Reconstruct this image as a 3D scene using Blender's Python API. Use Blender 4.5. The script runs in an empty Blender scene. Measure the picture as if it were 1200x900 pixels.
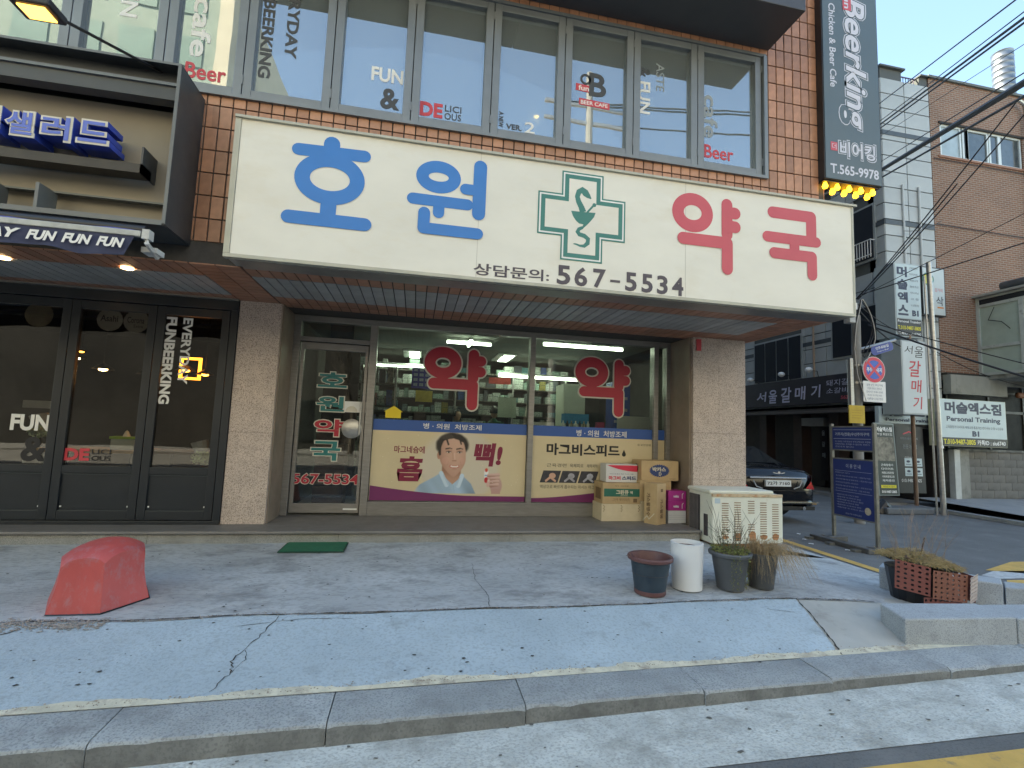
import bpy, bmesh, math, random
from mathutils import Vector as V, Matrix, noise
R = math.radians
random.seed(7)
sc = bpy.context.scene
COL = sc.collection

# ------------------------------------------------------------------ camera, world, sun, exposure
cam_d = bpy.data.cameras.new('camera'); cam = bpy.data.objects.new('camera', cam_d); COL.objects.link(cam); sc.camera = cam
right = V((0.98031703, -0.19380569, 0.03765477)); down = V((0.05520982, 0.08599064, -0.99476504)); fwd = V((0.18955317, 0.97726402, 0.09499806))
m = Matrix((right, -down, -fwd)).transposed().to_4x4(); m.translation = V((0, 0, 1.55)); cam.matrix_world = m
cam_d.sensor_width = 36; cam_d.lens = 36 * 573.75 / 1200; cam_d.clip_start = .05; cam_d.clip_end = 2000
SUN_EL, SUN_AZ = R(50), R(-58)                       # azimuth from +Y towards +X
w = bpy.data.worlds.new('World'); sc.world = w; w.use_nodes = True
wt = w.node_tree; bg = wt.nodes['Background']; sky = wt.nodes.new('ShaderNodeTexSky')
sky.sky_type = 'NISHITA'; sky.sun_disc = False; sky.sun_elevation = SUN_EL; sky.sun_rotation = SUN_AZ; sky.air_density = 1.0; sky.dust_density = .4; sky.ozone_density = 1.8
wt.links.new(sky.outputs[0], bg.inputs[0]); bg.inputs[1].default_value = .10
sd = bpy.data.lights.new('sun', 'SUN'); sd.energy = 5; sd.angle = R(.5); sd.color = (1, .93, .82)
sun = bpy.data.objects.new('sun', sd); COL.objects.link(sun)
dsun = V((math.sin(SUN_AZ) * math.cos(SUN_EL), math.cos(SUN_AZ) * math.cos(SUN_EL), math.sin(SUN_EL)))
sun.rotation_euler = dsun.to_track_quat('Z', 'Y').to_euler(); sun.location = dsun * 60
vs = sc.view_settings; vs.view_transform = 'Standard'; vs.look = 'None'; vs.gamma = 1; vs.exposure = 2.5
vs.use_white_balance = True; vs.white_balance_temperature = 7300; vs.white_balance_tint = 2
sc.cycles.use_denoising = True; sc.cycles.max_bounces = 8; sc.cycles.diffuse_bounces = 4; sc.cycles.transparent_max_bounces = 12
sc.cycles.sample_clamp_indirect = 6; sc.cycles.caustics_reflective = False; sc.cycles.caustics_refractive = False

# ------------------------------------------------------------------ materials
MATS = {}
def mat(name, col, rough=.6, var=.12, scale=4, metal=0, bump=0, bscale=60, rnd=0, speck=None, stain=None, coat=0, stretch=None, spec=None):
    """var = broad mottling, rnd = difference between alike objects, speck=(scale,amount,colour), stain=(scale,threshold,colour,strength)"""
    if name in MATS: return MATS[name]
    mt = bpy.data.materials.new(name); mt.use_nodes = True; nt = mt.node_tree; N = nt.nodes; L = nt.links
    p = N['Principled BSDF']; p.inputs['Roughness'].default_value = rough; p.inputs['Metallic'].default_value = metal
    if coat: p.inputs['Coat Weight'].default_value = coat; p.inputs['Coat Roughness'].default_value = .05
    if spec is not None: p.inputs['Specular IOR Level'].default_value = spec
    tc = N.new('ShaderNodeTexCoord'); src = tc.outputs['Object']
    if stretch:
        mp = N.new('ShaderNodeMapping'); mp.inputs['Scale'].default_value = stretch; L.new(src, mp.inputs[0]); src = mp.outputs[0]
    def noi(s, d=4, r=.6):
        n = N.new('ShaderNodeTexNoise'); n.inputs['Scale'].default_value = s; n.inputs['Detail'].default_value = d; n.inputs['Roughness'].default_value = r
        L.new(src, n.inputs['Vector']); return n.outputs['Fac']
    def rng(x, a, b, c, d):
        n = N.new('ShaderNodeMapRange'); L.new(x, n.inputs[0])
        for i, q in enumerate((a, b, c, d)): n.inputs[i + 1].default_value = q
        return n.outputs[0]
    def mix(f, a, b):
        n = N.new('ShaderNodeMix'); n.data_type = 'RGBA'
        if hasattr(f, 'links'): L.new(f, n.inputs[0])
        else: n.inputs[0].default_value = f
        for q, i in ((a, 6), (b, 7)):
            if hasattr(q, 'links'): L.new(q, n.inputs[i])
            else: n.inputs[i].default_value = (*q, 1)
        return n.outputs[2]
    def mul(c, f):
        n = N.new('ShaderNodeVectorMath'); n.operation = 'SCALE'
        if hasattr(c, 'links'): L.new(c, n.inputs[0])
        else: n.inputs[0].default_value = c
        L.new(f, n.inputs['Scale']); return n.outputs[0]
    c = col
    if var: c = mul(c, rng(noi(scale), .25, .75, 1 - var, 1 + var))
    if rnd:
        oi = N.new('ShaderNodeObjectInfo'); c = mul(c, rng(oi.outputs['Random'], 0, 1, 1 - rnd, 1 + rnd))
    if speck: c = mix(rng(noi(speck[0], 2, .5), .5, .62, 0, speck[1]), c, speck[2])
    if stain: c = mix(rng(noi(stain[0], 6, .7), stain[1], stain[1] + .16, 0, stain[3]), c, stain[2])
    if hasattr(c, 'links'): L.new(c, p.inputs['Base Color'])
    else: p.inputs['Base Color'].default_value = (*c, 1)
    if bump:
        b = N.new('ShaderNodeBump'); b.inputs['Strength'].default_value = bump; b.inputs['Distance'].default_value = .01
        L.new(noi(bscale, 4), b.inputs['Height']); L.new(b.outputs[0], p.inputs['Normal'])
    if not metal and rough > .3: L.new(rng(noi(scale * 3), .2, .8, rough - .08, min(1, rough + .1)), p.inputs['Roughness'])
    MATS[name] = mt; return mt
def emit(name, col, s):
    if name in MATS: return MATS[name]
    mt = bpy.data.materials.new(name); mt.use_nodes = True; p = mt.node_tree.nodes['Principled BSDF']
    p.inputs['Base Color'].default_value = (*col, 1); p.inputs['Emission Color'].default_value = (*col, 1); p.inputs['Emission Strength'].default_value = s
    MATS[name] = mt; return mt
def glass(name, tint=(1, 1, 1), base=0.0, ior=1.5, film=None):
    """thin pane: clear by default, film = colour seen in the pane itself; base = least mirror share"""
    if name in MATS: return MATS[name]
    mt = bpy.data.materials.new(name); mt.use_nodes = True; nt = mt.node_tree; N = nt.nodes; L = nt.links
    N.remove(N['Principled BSDF']); out = N['Material Output']
    fr = N.new('ShaderNodeFresnel'); fr.inputs[0].default_value = ior
    mr = N.new('ShaderNodeMapRange'); mr.inputs[3].default_value = base; L.new(fr.outputs[0], mr.inputs[0])
    tr = N.new('ShaderNodeBsdfTransparent'); tr.inputs[0].default_value = (*tint, 1); under = tr
    if film:
        df = N.new('ShaderNodeBsdfDiffuse'); df.inputs[0].default_value = (*film[:3], 1)
        m0 = N.new('ShaderNodeMixShader'); m0.inputs[0].default_value = film[3]; L.new(tr.outputs[0], m0.inputs[1]); L.new(df.outputs[0], m0.inputs[2]); under = m0
    gl = N.new('ShaderNodeBsdfGlossy'); gl.inputs['Roughness'].default_value = .012
    mx = N.new('ShaderNodeMixShader'); L.new(mr.outputs[0], mx.inputs[0]); L.new(under.outputs[0], mx.inputs[1]); L.new(gl.outputs[0], mx.inputs[2])
    tc = N.new('ShaderNodeTexCoord'); no = N.new('ShaderNodeTexNoise'); no.inputs['Scale'].default_value = 1.1; bp = N.new('ShaderNodeBump'); bp.inputs['Strength'].default_value = .06; bp.inputs['Distance'].default_value = .02
    L.new(tc.outputs['Object'], no.inputs[0]); L.new(no.outputs['Fac'], bp.inputs['Height']); L.new(bp.outputs[0], gl.inputs['Normal'])
    L.new(mx.outputs[0], out.inputs[0]); MATS[name] = mt; return mt
def brickmat(name, c1, c2, mortar, sx, sy):
    mt = bpy.data.materials.new(name); mt.use_nodes = True; nt = mt.node_tree; N = nt.nodes; L = nt.links; p = N['Principled BSDF']; p.inputs['Roughness'].default_value = .85
    tc = N.new('ShaderNodeTexCoord'); mp = N.new('ShaderNodeMapping'); mp.inputs['Rotation'].default_value = (R(-90), 0, 0); L.new(tc.outputs['Object'], mp.inputs[0])
    b = N.new('ShaderNodeTexBrick'); b.inputs['Color1'].default_value = (*c1, 1); b.inputs['Color2'].default_value = (*c2, 1); b.inputs['Mortar'].default_value = (*mortar, 1)
    b.inputs['Scale'].default_value = 1; b.inputs['Mortar Size'].default_value = .011; b.inputs['Brick Width'].default_value = sx; b.inputs['Row Height'].default_value = sy
    L.new(mp.outputs[0], b.inputs[0]); n = N.new('ShaderNodeTexNoise'); n.inputs['Scale'].default_value = .8; n.inputs['Detail'].default_value = 6; L.new(tc.outputs['Object'], n.inputs[0])
    mr = N.new('ShaderNodeMapRange'); L.new(n.outputs['Fac'], mr.inputs[0]); mr.inputs[3].default_value = .75; mr.inputs[4].default_value = 1.25
    vm = N.new('ShaderNodeVectorMath'); vm.operation = 'SCALE'; L.new(b.outputs[0], vm.inputs[0]); L.new(mr.outputs[0], vm.inputs['Scale']); L.new(vm.outputs[0], p.inputs['Base Color'])
    bp = N.new('ShaderNodeBump'); bp.invert = True; bp.inputs['Distance'].default_value = .01; bp.inputs['Strength'].default_value = .7; L.new(b.outputs['Fac'], bp.inputs['Height']); L.new(bp.outputs[0], p.inputs['Normal']); return mt

TILE = mat('glazed_brown_tile', (.40, .205, .125), .36, .24, 9, rnd=.2, bump=.15, bscale=25, stain=(6, .62, (.12, .07, .05), .5))
GROUT = mat('dark_grout', (.07, .065, .06), .9, .2, 12)
SOFT = mat('soffit_brown_tile', (.34, .17, .115), .5, .2, 9, rnd=.15)
SLAT = mat('grey_soffit_slat', (.32, .33, .335), .55, .15, 6, rnd=.12)
GRAN = mat('pink_granite', (.55, .46, .40), .7, .12, 6, speck=(150, .8, (.13, .10, .09)), bump=.1, bscale=150)
GREY_GRAN = mat('grey_granite', (.27, .27, .26), .75, .2, 5, speck=(190, .75, (.08, .08, .08)), bump=.2, bscale=120, stain=(2.5, .58, (.12, .12, .11), .6))
STEP = mat('step_granite', (.20, .19, .18), .55, .25, 3, speck=(200, .5, (.06, .06, .06)), stain=(3, .55, (.10, .09, .08), .6))
RISER = mat('riser_granite', (.30, .30, .28), .85, .25, 4, speck=(170, .8, (.09, .09, .09)), bump=.3, bscale=100)
PAVE_IN = mat('stained_paving_concrete', (.43, .45, .455), .85, .22, 1.6, bump=.5, bscale=40, stain=(2.6, .50, (.20, .205, .205), .75), speck=(26, .45, (.25, .26, .26)), stretch=(.75, 1.35, 1))
PAVE_OUT = mat('bluish_paving_concrete', (.41, .49, .535), .85, .14, 1.7, bump=.5, bscale=60, stain=(3.2, .58, (.25, .275, .29), .6), speck=(52, .45, (.28, .325, .35)))
PATCH = mat('pale_concrete_patch', (.42, .42, .39), .9, .14, 2.5, bump=.3, bscale=80, stain=(3, .6, (.22, .21, .19), .6))
GUTTER = mat('gutter_concrete', (.56, .58, .55), .9, .2, 4, bump=.8, bscale=55, speck=(62, .55, (.31, .32, .30)), stain=(2.3, .50, (.31, .31, .285), .8), stretch=(1, 1.3, 1))
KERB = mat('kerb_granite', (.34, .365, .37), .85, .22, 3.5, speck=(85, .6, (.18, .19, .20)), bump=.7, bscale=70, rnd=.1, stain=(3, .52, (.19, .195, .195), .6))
MORTAR = mat('crumbled_mortar', (.60, .57, .45), .95, .2, 12, bump=.6, bscale=50, stain=(7, .52, (.27, .22, .18), .8))
ASPH = mat('asphalt', (.15, .155, .155), .9, .2, 1.2, bump=.6, bscale=140, speck=(70, .5, (.09, .09, .09)), stain=(1.5, .52, (.22, .22, .215), .6))
YEL = mat('worn_yellow_paint', (.60, .38, .10), .8, .15, 5, stain=(14, .55, (.2, .17, .12), .6), bump=.3, bscale=150)
WHITE_LINE = mat('worn_white_paint', (.5, .52, .52), .8, .15, 5, stain=(14, .5, (.2, .2, .2), .6))
CRACK = mat('crack_dark', (.035, .033, .03), .95, 0)
FRAME2 = mat('grey_aluminium', (.19, .215, .235), .4, .12, 3, metal=.3)
ALU = mat('worn_aluminium', (.27, .26, .25), .38, .15, 6, metal=.5, stretch=(1, 1, 8))
BRONZE = mat('bronze_aluminium', (.16, .145, .13), .38, .15, 5, metal=.4)
BLACKF = mat('black_painted_steel', (.014, .018, .023), .38, .15, 3)
SLATE = mat('slate_cladding', (.055, .06, .072), .45, .12, 2)
SIGNB = mat('cream_sign_panel', (.74, .73, .66), .42, .07, 1.0, stain=(.9, .52, (.66, .61, .48), .45), stretch=(1, 1, 2.2))
BLUE = mat('blue_letter', (.025, .19, .55), .45, .06, 3)
RED = mat('faded_red_letter', (.56, .085, .12), .45, .06, 3)
GREEN = mat('dark_green_emblem', (.04, .20, .175), .5, .06, 3)
DGREY = mat('dark_grey_letter', (.075, .065, .085), .5, .05, 3)
WHITE = mat('white_plastic', (.78, .79, .78), .4, .05, 3)
BLACK = mat('black_plastic', (.012, .012, .014), .4, .1, 3)
CABLE = mat('cable_black', (.02, .02, .024), .6, 0)
CREAMW = mat('cream_vinyl', (.62, .53, .35), .45, .05, 3)
STRIPB = mat('blue_vinyl', (.03, .095, .34), .4, .05, 3)
PURP = mat('purple_vinyl', (.17, .025, .12), .45, .05, 3)
CARD = mat('kraft_cardboard', (.46, .33, .18), .85, .1, 8, rnd=.1, bump=.1, bscale=120)
CARDP = mat('pale_cardboard', (.60, .51, .35), .85, .08, 8, rnd=.08)
GLASS = glass('clear_glass', (.86, .9, .88), .02)
GLASSD = glass('dark_shop_glass', (.82, .82, .8), .02)
GLASS2 = glass('mirror_film_glass', (.75, .8, .8), .34, 1.6, film=(.33, .40, .42, .45))
PALEG = mat('off_white_outline', (.62, .60, .52), .5, .04, 3)
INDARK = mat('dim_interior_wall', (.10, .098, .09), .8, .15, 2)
STEELP = mat('galvanised_steel', (.42, .42, .41), .38, .2, 5, metal=.75, stretch=(1, 1, 4))
RUST = mat('rust', (.33, .14, .05), .9, .3, 20)
FLUO = emit('fluorescent_tube', (.85, 1, .86), 3.2)
AMBER = emit('amber_bulb', (1, .50, .03), 1.3)
WARM = emit('warm_lamp', (1, .66, .36), 4)
ORANGE = emit('orange_lamp', (1, .42, .06), 6)

# ------------------------------------------------------------------ mesh helpers
class F:
    """a flat working frame: u along it, w up it, n out of it"""
    def __init__(s, o, u=(1, 0, 0), w=(0, 0, 1)):
        s.o = V(o); s.u = V(u).normalized(); s.w = V(w).normalized(); s.n = s.u.cross(s.w)
    def __call__(s, u, w, n=0): return s.o + s.u * u + s.w * w + s.n * n
def front(y): return F((0, y, 0))                        # faces the street: u = X, w = Z
class B:
    def __init__(s): s.v = []; s.f = []
    def add(s, vs_, fs):
        k = len(s.v); s.v += [tuple(p) for p in vs_]; s.f += [tuple(i + k for i in q) for q in fs]; return s
    def box(s, x0, x1, y0, y1, z0, z1, mtx=None):
        p = [V((x, y, z)) for x in (x0, x1) for y in (y0, y1) for z in (z0, z1)]
        if mtx: p = [mtx @ q for q in p]
        return s.add(p, [(0, 1, 3, 2), (4, 6, 7, 5), (0, 4, 5, 1), (2, 3, 7, 6), (0, 2, 6, 4), (1, 5, 7, 3)])
    def fbox(s, f, u0, u1, w0, w1, n0, n1):
        p = [f(u, w_, n) for u in (u0, u1) for n in (n1, n0) for w_ in (w0, w1)]
        return s.add(p, [(0, 1, 3, 2), (4, 6, 7, 5), (0, 4, 5, 1), (2, 3, 7, 6), (0, 2, 6, 4), (1, 5, 7, 3)])
    def rect(s, f, u0, w0, u1, w1, n=0): return s.add([f(u0, w0, n), f(u1, w0, n), f(u1, w1, n), f(u0, w1, n)], [(0, 1, 2, 3)])
    def poly(s, f, pts, n=0): return s.add([f(a, b, n) for a, b in pts], [tuple(range(len(pts)))])
    def extr(s, f, pts, n0, n1):
        k = len(pts); return s.add([f(a, b, n0) for a, b in pts] + [f(a, b, n1) for a, b in pts],
            [tuple(range(k))[::-1], tuple(range(k, 2 * k))] + [(i, (i + 1) % k, (i + 1) % k + k, i + k) for i in range(k)])
    def disc(s, f, cx, cy, r, n=0, k=18, ry=None, a0=0, a1=360):
        ry = ry or r; q = [(cx + r * math.cos(R(a0 + (a1 - a0) * i / k)), cy + ry * math.sin(R(a0 + (a1 - a0) * i / k))) for i in range(k if a1 - a0 == 360 else k + 1)]
        return s.poly(f, q, n)
    def ring(s, f, cx, cy, rx, ry, wd, n=0, k=36, wy=None):
        wy = wy or wd; vs_ = []
        for i in range(k):
            c, d = math.cos(2 * math.pi * i / k), math.sin(2 * math.pi * i / k)
            vs_ += [f(cx + (rx + wd / 2) * c, cy + (ry + wy / 2) * d, n), f(cx + (rx - wd / 2) * c, cy + (ry - wy / 2) * d, n)]
        return s.add(vs_, [(2 * i, 2 * ((i + 1) % k), 2 * ((i + 1) % k) + 1, 2 * i + 1) for i in range(k)])
    def stroke(s, f, pts, wd, n=0, cap=True):
        for i in range(len(pts) - 1):
            a, b = V(pts[i]), V(pts[i + 1]); d = (b - a).normalized() * wd / 2; e = V((-d.y, d.x)); n += .00015
            s.add([f(*(a - e), n), f(*(b - e), n), f(*(b + e), n), f(*(a + e), n)], [(0, 1, 2, 3)])
        for i, p in enumerate(pts):
            if cap or 0 < i < len(pts) - 1: n += .00015; s.disc(f, p[0], p[1], wd / 2, n, 16)
        return s
    def tube(s, pts, r, k=6, r1=None, caps=True):
        pts = [V(p) for p in pts]; base = len(s.v); n = len(pts); up = V((0, 0, 1))
        for i, p in enumerate(pts):
            t = (pts[min(i + 1, n - 1)] - pts[max(i - 1, 0)]).normalized()
            a = t.cross(up if abs(t.z) < .95 else V((1, 0, 0))).normalized(); b = t.cross(a)
            rr = r if r1 is None else r + (r1 - r) * i / max(1, n - 1)
            for j in range(k):
                g = 2 * math.pi * j / k; s.v.append(tuple(p + (a * math.cos(g) + b * math.sin(g)) * rr))
        for i in range(n - 1):
            for j in range(k):
                q = base + i * k; s.f.append((q + j, q + (j + 1) % k, q + k + (j + 1) % k, q + k + j))
        if caps: s.f.append(tuple(base + j for j in range(k))[::-1]); s.f.append(tuple(base + (n - 1) * k + j for j in range(k)))
        return s
    def lathe(s, prof, c, k=28, axis=None):
        base = len(s.v); mt = Matrix.Translation(V(c)) @ (axis.to_matrix().to_4x4() if axis else Matrix())
        for r_, z in prof:
            for j in range(k):
                g = 2 * math.pi * j / k; s.v.append(tuple(mt @ V((r_ * math.cos(g), r_ * math.sin(g), z))))
        for i in range(len(prof) - 1):
            for j in range(k):
                q = base + i * k; s.f.append((q + j, q + (j + 1) % k, q + k + (j + 1) % k, q + k + j))
        return s
    def sheet(s, fn, nu, nv):
        base = len(s.v)
        for i in range(nu + 1):
            for j in range(nv + 1): s.v.append(tuple(fn(i / nu, j / nv)))
        for i in range(nu):
            for j in range(nv): q = base + i * (nv + 1) + j; s.f.append((q, q + nv + 1, q + nv + 2, q + 1))
        return s
    def text(s, f, st, u0, w0, u1, w1, n=0, bold=.0, shear=0, ext=0, rot=0, keep=False, res=3):
        vs_, fs = glyphs(st, bold, shear, res, ext > 0)
        if rot: vs_ = [((y, -x, z) if rot < 0 else (-y, x, z)) for x, y, z in vs_]
        xs = [p[0] for p in vs_]; ys = [p[1] for p in vs_]; a, b, c, d = min(xs), max(xs), min(ys), max(ys)
        sx = (u1 - u0) / (b - a); sy = (w1 - w0) / (d - c); ox = oy = 0
        if keep: k = min(sx, sy); ox = ((u1 - u0) - k * (b - a)) / 2; oy = ((w1 - w0) - k * (d - c)) / 2; sx = sy = k
        return s.add([f(u0 + ox + (x - a) * sx, w0 + oy + (y - c) * sy, n + (ext if z > 0 else 0)) for x, y, z in vs_], fs)
    def obj(s, name, m_, parent=None, smooth=False, bevel=0, **kw):
        me = bpy.data.meshes.new(name); me.from_pydata(s.v, [], s.f); me.materials.append(m_)
        if smooth:
            me.polygons.foreach_set('use_smooth', [True] * len(me.polygons)); me.set_sharp_from_angle(angle=R(40))
        o = bpy.data.objects.new(name, me); COL.objects.link(o); o.parent = parent
        if bevel:
            bv = o.modifiers.new('bevel', 'BEVEL'); bv.width = bevel; bv.segments = 2; bv.limit_method = 'ANGLE'
        for k, v_ in kw.items(): o[k] = v_
        return o
_gc = {}
fc_ = bpy.data.curves.new('lettering_source', 'FONT'); fo_ = bpy.data.objects.new('lettering_source', fc_)
def glyphs(st, bold, shear, res, ext):
    key = (st, bold, shear, res, ext)
    if key in _gc: return _gc[key]
    fc_.body = st; fc_.offset = bold; fc_.shear = shear; fc_.resolution_u = res; fc_.align_x = 'CENTER'; fc_.extrude = .5 if ext else 0
    me = fo_.to_mesh(); r_ = ([tuple(v.co) for v in me.vertices], [tuple(p.vertices) for p in me.polygons]); fo_.to_mesh_clear(); _gc[key] = r_; return r_
def thing(name, label, cat, loc=(0, 0, 0), group=None):
    o = bpy.data.objects.new(name, None); COL.objects.link(o); o.location = loc; o['label'] = label; o['category'] = cat
    if group: o['group'] = group
    return o
def settle(t, loc):
    """move an Empty to its thing's base without moving the parts already built in world space"""
    t.location = loc
    for ch in t.children: ch.location = ch.location - V(loc)
def copyto(o, parent, loc=None, rot=None, scale=None):
    c = o.copy(); COL.objects.link(c); c.parent = parent
    if loc is not None: c.location = loc
    if rot is not None: c.rotation_euler = rot
    if scale is not None: c.scale = scale
    return c
def structure(o): o['kind'] = 'structure'; return o
rr = random.uniform

# ================================================================== GROUND
def lerp(a, b, t): return a + (b - a) * t
def ky(x): return 2.642 + .045 * x                       # outer top edge of the kerb
def kz(x): return max(.055, .126 - .0108 * (x + 1.6))
def sw(x, y):                                            # height of the pavement
    k = ky(x) + .28
    if y < 3.8: z = lerp(kz(x), .2, max(0, (y - k) / (3.8 - k)))
    else: z = lerp(.2, .27, min(1, (y - 3.8) / 1.9))
    t = min(1, max(0, (x - 3.3) / 2.2)); return lerp(z, .025 if y > 3.8 else .04, t * t * (3 - 2 * t))
b = B(); b.add([(-150, -150, 0), (150, -150, 0), (150, 200, 0), (-150, 200, 0)], [(0, 1, 2, 3)]); structure(b.obj('road', ASPH))
b = B().sheet(lambda u, v: (-9 + 21 * u, lerp(2.22 + .01 * (-9 + 21 * u), ky(-9 + 21 * u) + .05, v), .005), 20, 1); structure(b.obj('gutter', GUTTER))
def wob(x, s=1., a=.02): return a * noise.noise(V((x * s, 3.1, 0)))
def slab_y(x): return 3.8 + wob(x, 1.5, .05) + wob(x + 40, 9, .012)
def inner(u, v):
    x = lerp(-9, 5.5, u); y = lerp(slab_y(x) + .006, 5.74, v); return (x, y, sw(x, y) + .004 * noise.noise(V((x * 2, y * 2, 0))))
sidewalk = structure(B().sheet(inner, 90, 14).obj('sidewalk', PAVE_IN, smooth=True))
b = B().sheet(lambda u, v: (lerp(4.45, 5.5, u), lerp(5.74, 40, v), lerp(.2, .02, u)), 2, 20); structure(b.obj('side_street_pavement', PAVE_IN))
def ce(y): return 2.95 + .34 * max(0, (y - 3.0) / .8) ** .75 + .02 * noise.noise(V((y * 9, 5, 0)))
def outer(u, v):
    yy = lerp(3.05, 3.8, v); x = lerp(-9, ce(yy), u); y = lerp(ky(x) + .3, slab_y(x) - .004, v); return (x, y, sw(x, y) + .003)
structure(B().sheet(outer, 80, 8).obj('sidewalk_slab', PAVE_OUT, smooth=True))
def patch(u, v):
    x = lerp(2.6, 12, u * u if u < 1 else 1); y = lerp(ky(x) + .27, 4.0 if x < 5.2 else 4.0 - .35 * (x - 5.2), v); y = max(y, ky(x) + .27); return (x, min(y, slab_y(x) + .003) if x < 4.1 else y, sw(x, min(y, 3.79)) - .002)
structure(B().sheet(patch, 60, 8).obj('corner_patch', PATCH, smooth=True))
kerb = structure(B().add([(-9, ky(-9) + .01, 0), (12, ky(12) + .01, 0), (12, ky(12) + .27, 0), (-9, ky(-9) + .27, 0), (-9, ky(-9) + .01, .05), (12, ky(12) + .01, .03), (12, ky(12) + .27, .03), (-9, ky(-9) + .27, .05)],
    [(4, 5, 6, 7), (0, 1, 5, 4)]).obj('kerb', CRACK))
js = [-6.5, -5.2, -3.9, -2.62, -1.33, -.34, .66, 1.74, 2.65, 3.62, 4.6, 5.6, 6.6, 7.6, 8.8, 10.2]
for i in range(len(js) - 1):
    a, c = js[i] + .003, js[i + 1] - .003; q = B(); dz = rr(-.004, .004); dy = rr(-.006, .006); m_ = 26
    for k in range(m_ + 1):
        x = lerp(a, c, k / m_); e = noise.noise(V((x * 7, i, 0))); g_ = noise.noise(V((x * 23, i, 4))); chip = .012 * max(0, noise.noise(V((x * 5, i, 9))) - .25) * 3 + (.008 if k in (0, m_) else 0); y = ky(x) + dy; z = kz(x) + dz
        q.v += [(x, y + .003 * e, -.02), (x, y + .003 * g_, z - .016 - chip), (x, y + .006 + chip * .5, z - .004 - chip * .6 + .001 * g_), (x, y + .02 + chip, z + .0015 * e), (x, ky(x) + .15, z + .002 * g_ + .002), (x, ky(x) + .285, z + .004), (x, ky(x) + .285, -.02)]
    for k in range(m_):
        for r_ in range(6): q.f.append((k * 7 + r_, (k + 1) * 7 + r_, (k + 1) * 7 + r_ + 1, k * 7 + r_ + 1))
    q.f += [tuple(range(7))[::-1], tuple(m_ * 7 + r_ for r_ in range(7))]
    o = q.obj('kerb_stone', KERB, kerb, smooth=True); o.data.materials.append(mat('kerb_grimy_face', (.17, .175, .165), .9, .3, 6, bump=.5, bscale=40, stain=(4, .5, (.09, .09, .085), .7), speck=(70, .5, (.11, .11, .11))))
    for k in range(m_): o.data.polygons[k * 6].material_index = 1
b = B()                                                   # crumbled mortar between kerb and slab
n_ = 420
for i in range(n_):
    x = lerp(-7, 4.6, i / n_); x2 = lerp(-7, 4.6, (i + 1) / n_)
    def wv(x): return max(.004, .03 + .06 * noise.noise(V((x * 2.3, 0, 0))) + .03 * noise.noise(V((x * 9, 2, 0))) + .015 * noise.noise(V((x * 31, 0, 0))))
    p = [(x, ky(x) + .275, kz(x) + .006), (x2, ky(x2) + .275, kz(x2) + .006)]
    p += [(x2, ky(x2) + .3 + wv(x2), sw(x2, ky(x2) + .34) + .007), (x, ky(x) + .3 + wv(x), sw(x, ky(x) + .34) + .007)]
    b.add(p, [(0, 1, 2, 3)])
structure(b.obj('mortar_joint', MORTAR))
def crack(pts, wd=.006, seg=10, amp=.02, lift=.006):
    b = B(); fine = []
    for i in range(len(pts) - 1):
        for k in range(seg): t = k / seg; fine.append((lerp(pts[i][0], pts[i + 1][0], t) + rr(-amp, amp) * .6, lerp(pts[i][1], pts[i + 1][1], t) + rr(-amp, amp) * .5))
    fine.append(pts[-1]); L_ = []
    for i, (x, y) in enumerate(fine):
        a = fine[max(0, i - 1)]; c = fine[min(len(fine) - 1, i + 1)]; d = V((c[0] - a[0], c[1] - a[1])).normalized(); e = V((-d.y, d.x)) * wd * rr(.3, 1) / 2; z = sw(x, y) + lift
        L_ += [(x - e.x, y - e.y, z), (x + e.x, y + e.y, z)]
    b.add(L_, [(2 * i, 2 * i + 2, 2 * i + 3, 2 * i + 1) for i in range(len(fine) - 1)]); return b.obj('crack', CRACK, sidewalk)
crack([(x, slab_y(x) + .002) for x in (-6, -5, -4, -3, -2.4, -1.8, -1.2, -.6, 0, .6, 1.2, 1.8, 2.4, 3, 3.6, 4.1)], .022, 14, .008, .009)
crack([(-.86, 3.8), (-.9, 3.5), (-.97, 3.25), (-.93, 3.12), (-.98, 2.95)], .009, 7, .02)
crack([(-.93, 3.35), (-.9, 3.25), (-.93, 3.12)], .006, 4, .01)
crack([(-2.35, 3.72), (-2.62, 3.4), (-2.95, 3.1)], .014, 7, .015)
crack([(ce(y) + .008, y) for y in (3.8, 3.7, 3.6, 3.5, 3.4, 3.3, 3.2, 3.1, 3.05)], .016, 4, .007, .008)
crack([(-1.1, 3.66), (-.7, 3.74), (-.35, 3.72)], .006, 6, .012)
crack([(.62, 4.9), (.6, 4.4), (.66, 4.1), (.64, 3.84)], .005, 7, .015)
crack([(2.9, 3.66), (3.1, 3.6)], .007, 4, .01)
b = B()                                                   # crumbs along the open joint
for _ in range(900):
    x = rr(-3.4, 4.0); y = slab_y(x) + random.gauss(0, .012) + .004; r0 = rr(.002, .007); z = sw(x, y) + .008; k = 5; b.add([(x + r0 * rr(.5, 1.6) * math.cos(1.257 * i), y + r0 * rr(.5, 1.2) * math.sin(1.257 * i), z + rr(0, .003)) for i in range(k)] + [(x, y, z + .005)], [(i, (i + 1) % k, k) for i in range(k)])
for _ in range(1100):
    x = rr(-3.4, -1.9); y = slab_y(x) - .05 + random.gauss(0, .045); r0 = rr(.002, .012); z = sw(x, y) + .008; k = 5; b.add([(x + r0 * rr(.5, 2) * math.cos(1.257 * i), y + r0 * rr(.5, 1.2) * math.sin(1.257 * i), z) for i in range(k)] + [(x, y, z + .004)], [(i, (i + 1) % k, k) for i in range(k)])
b.obj('joint_crumbs', mat('crumb_brown', (.27, .24, .215), .95, .5, 40), kind='stuff')
b = B()
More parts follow.
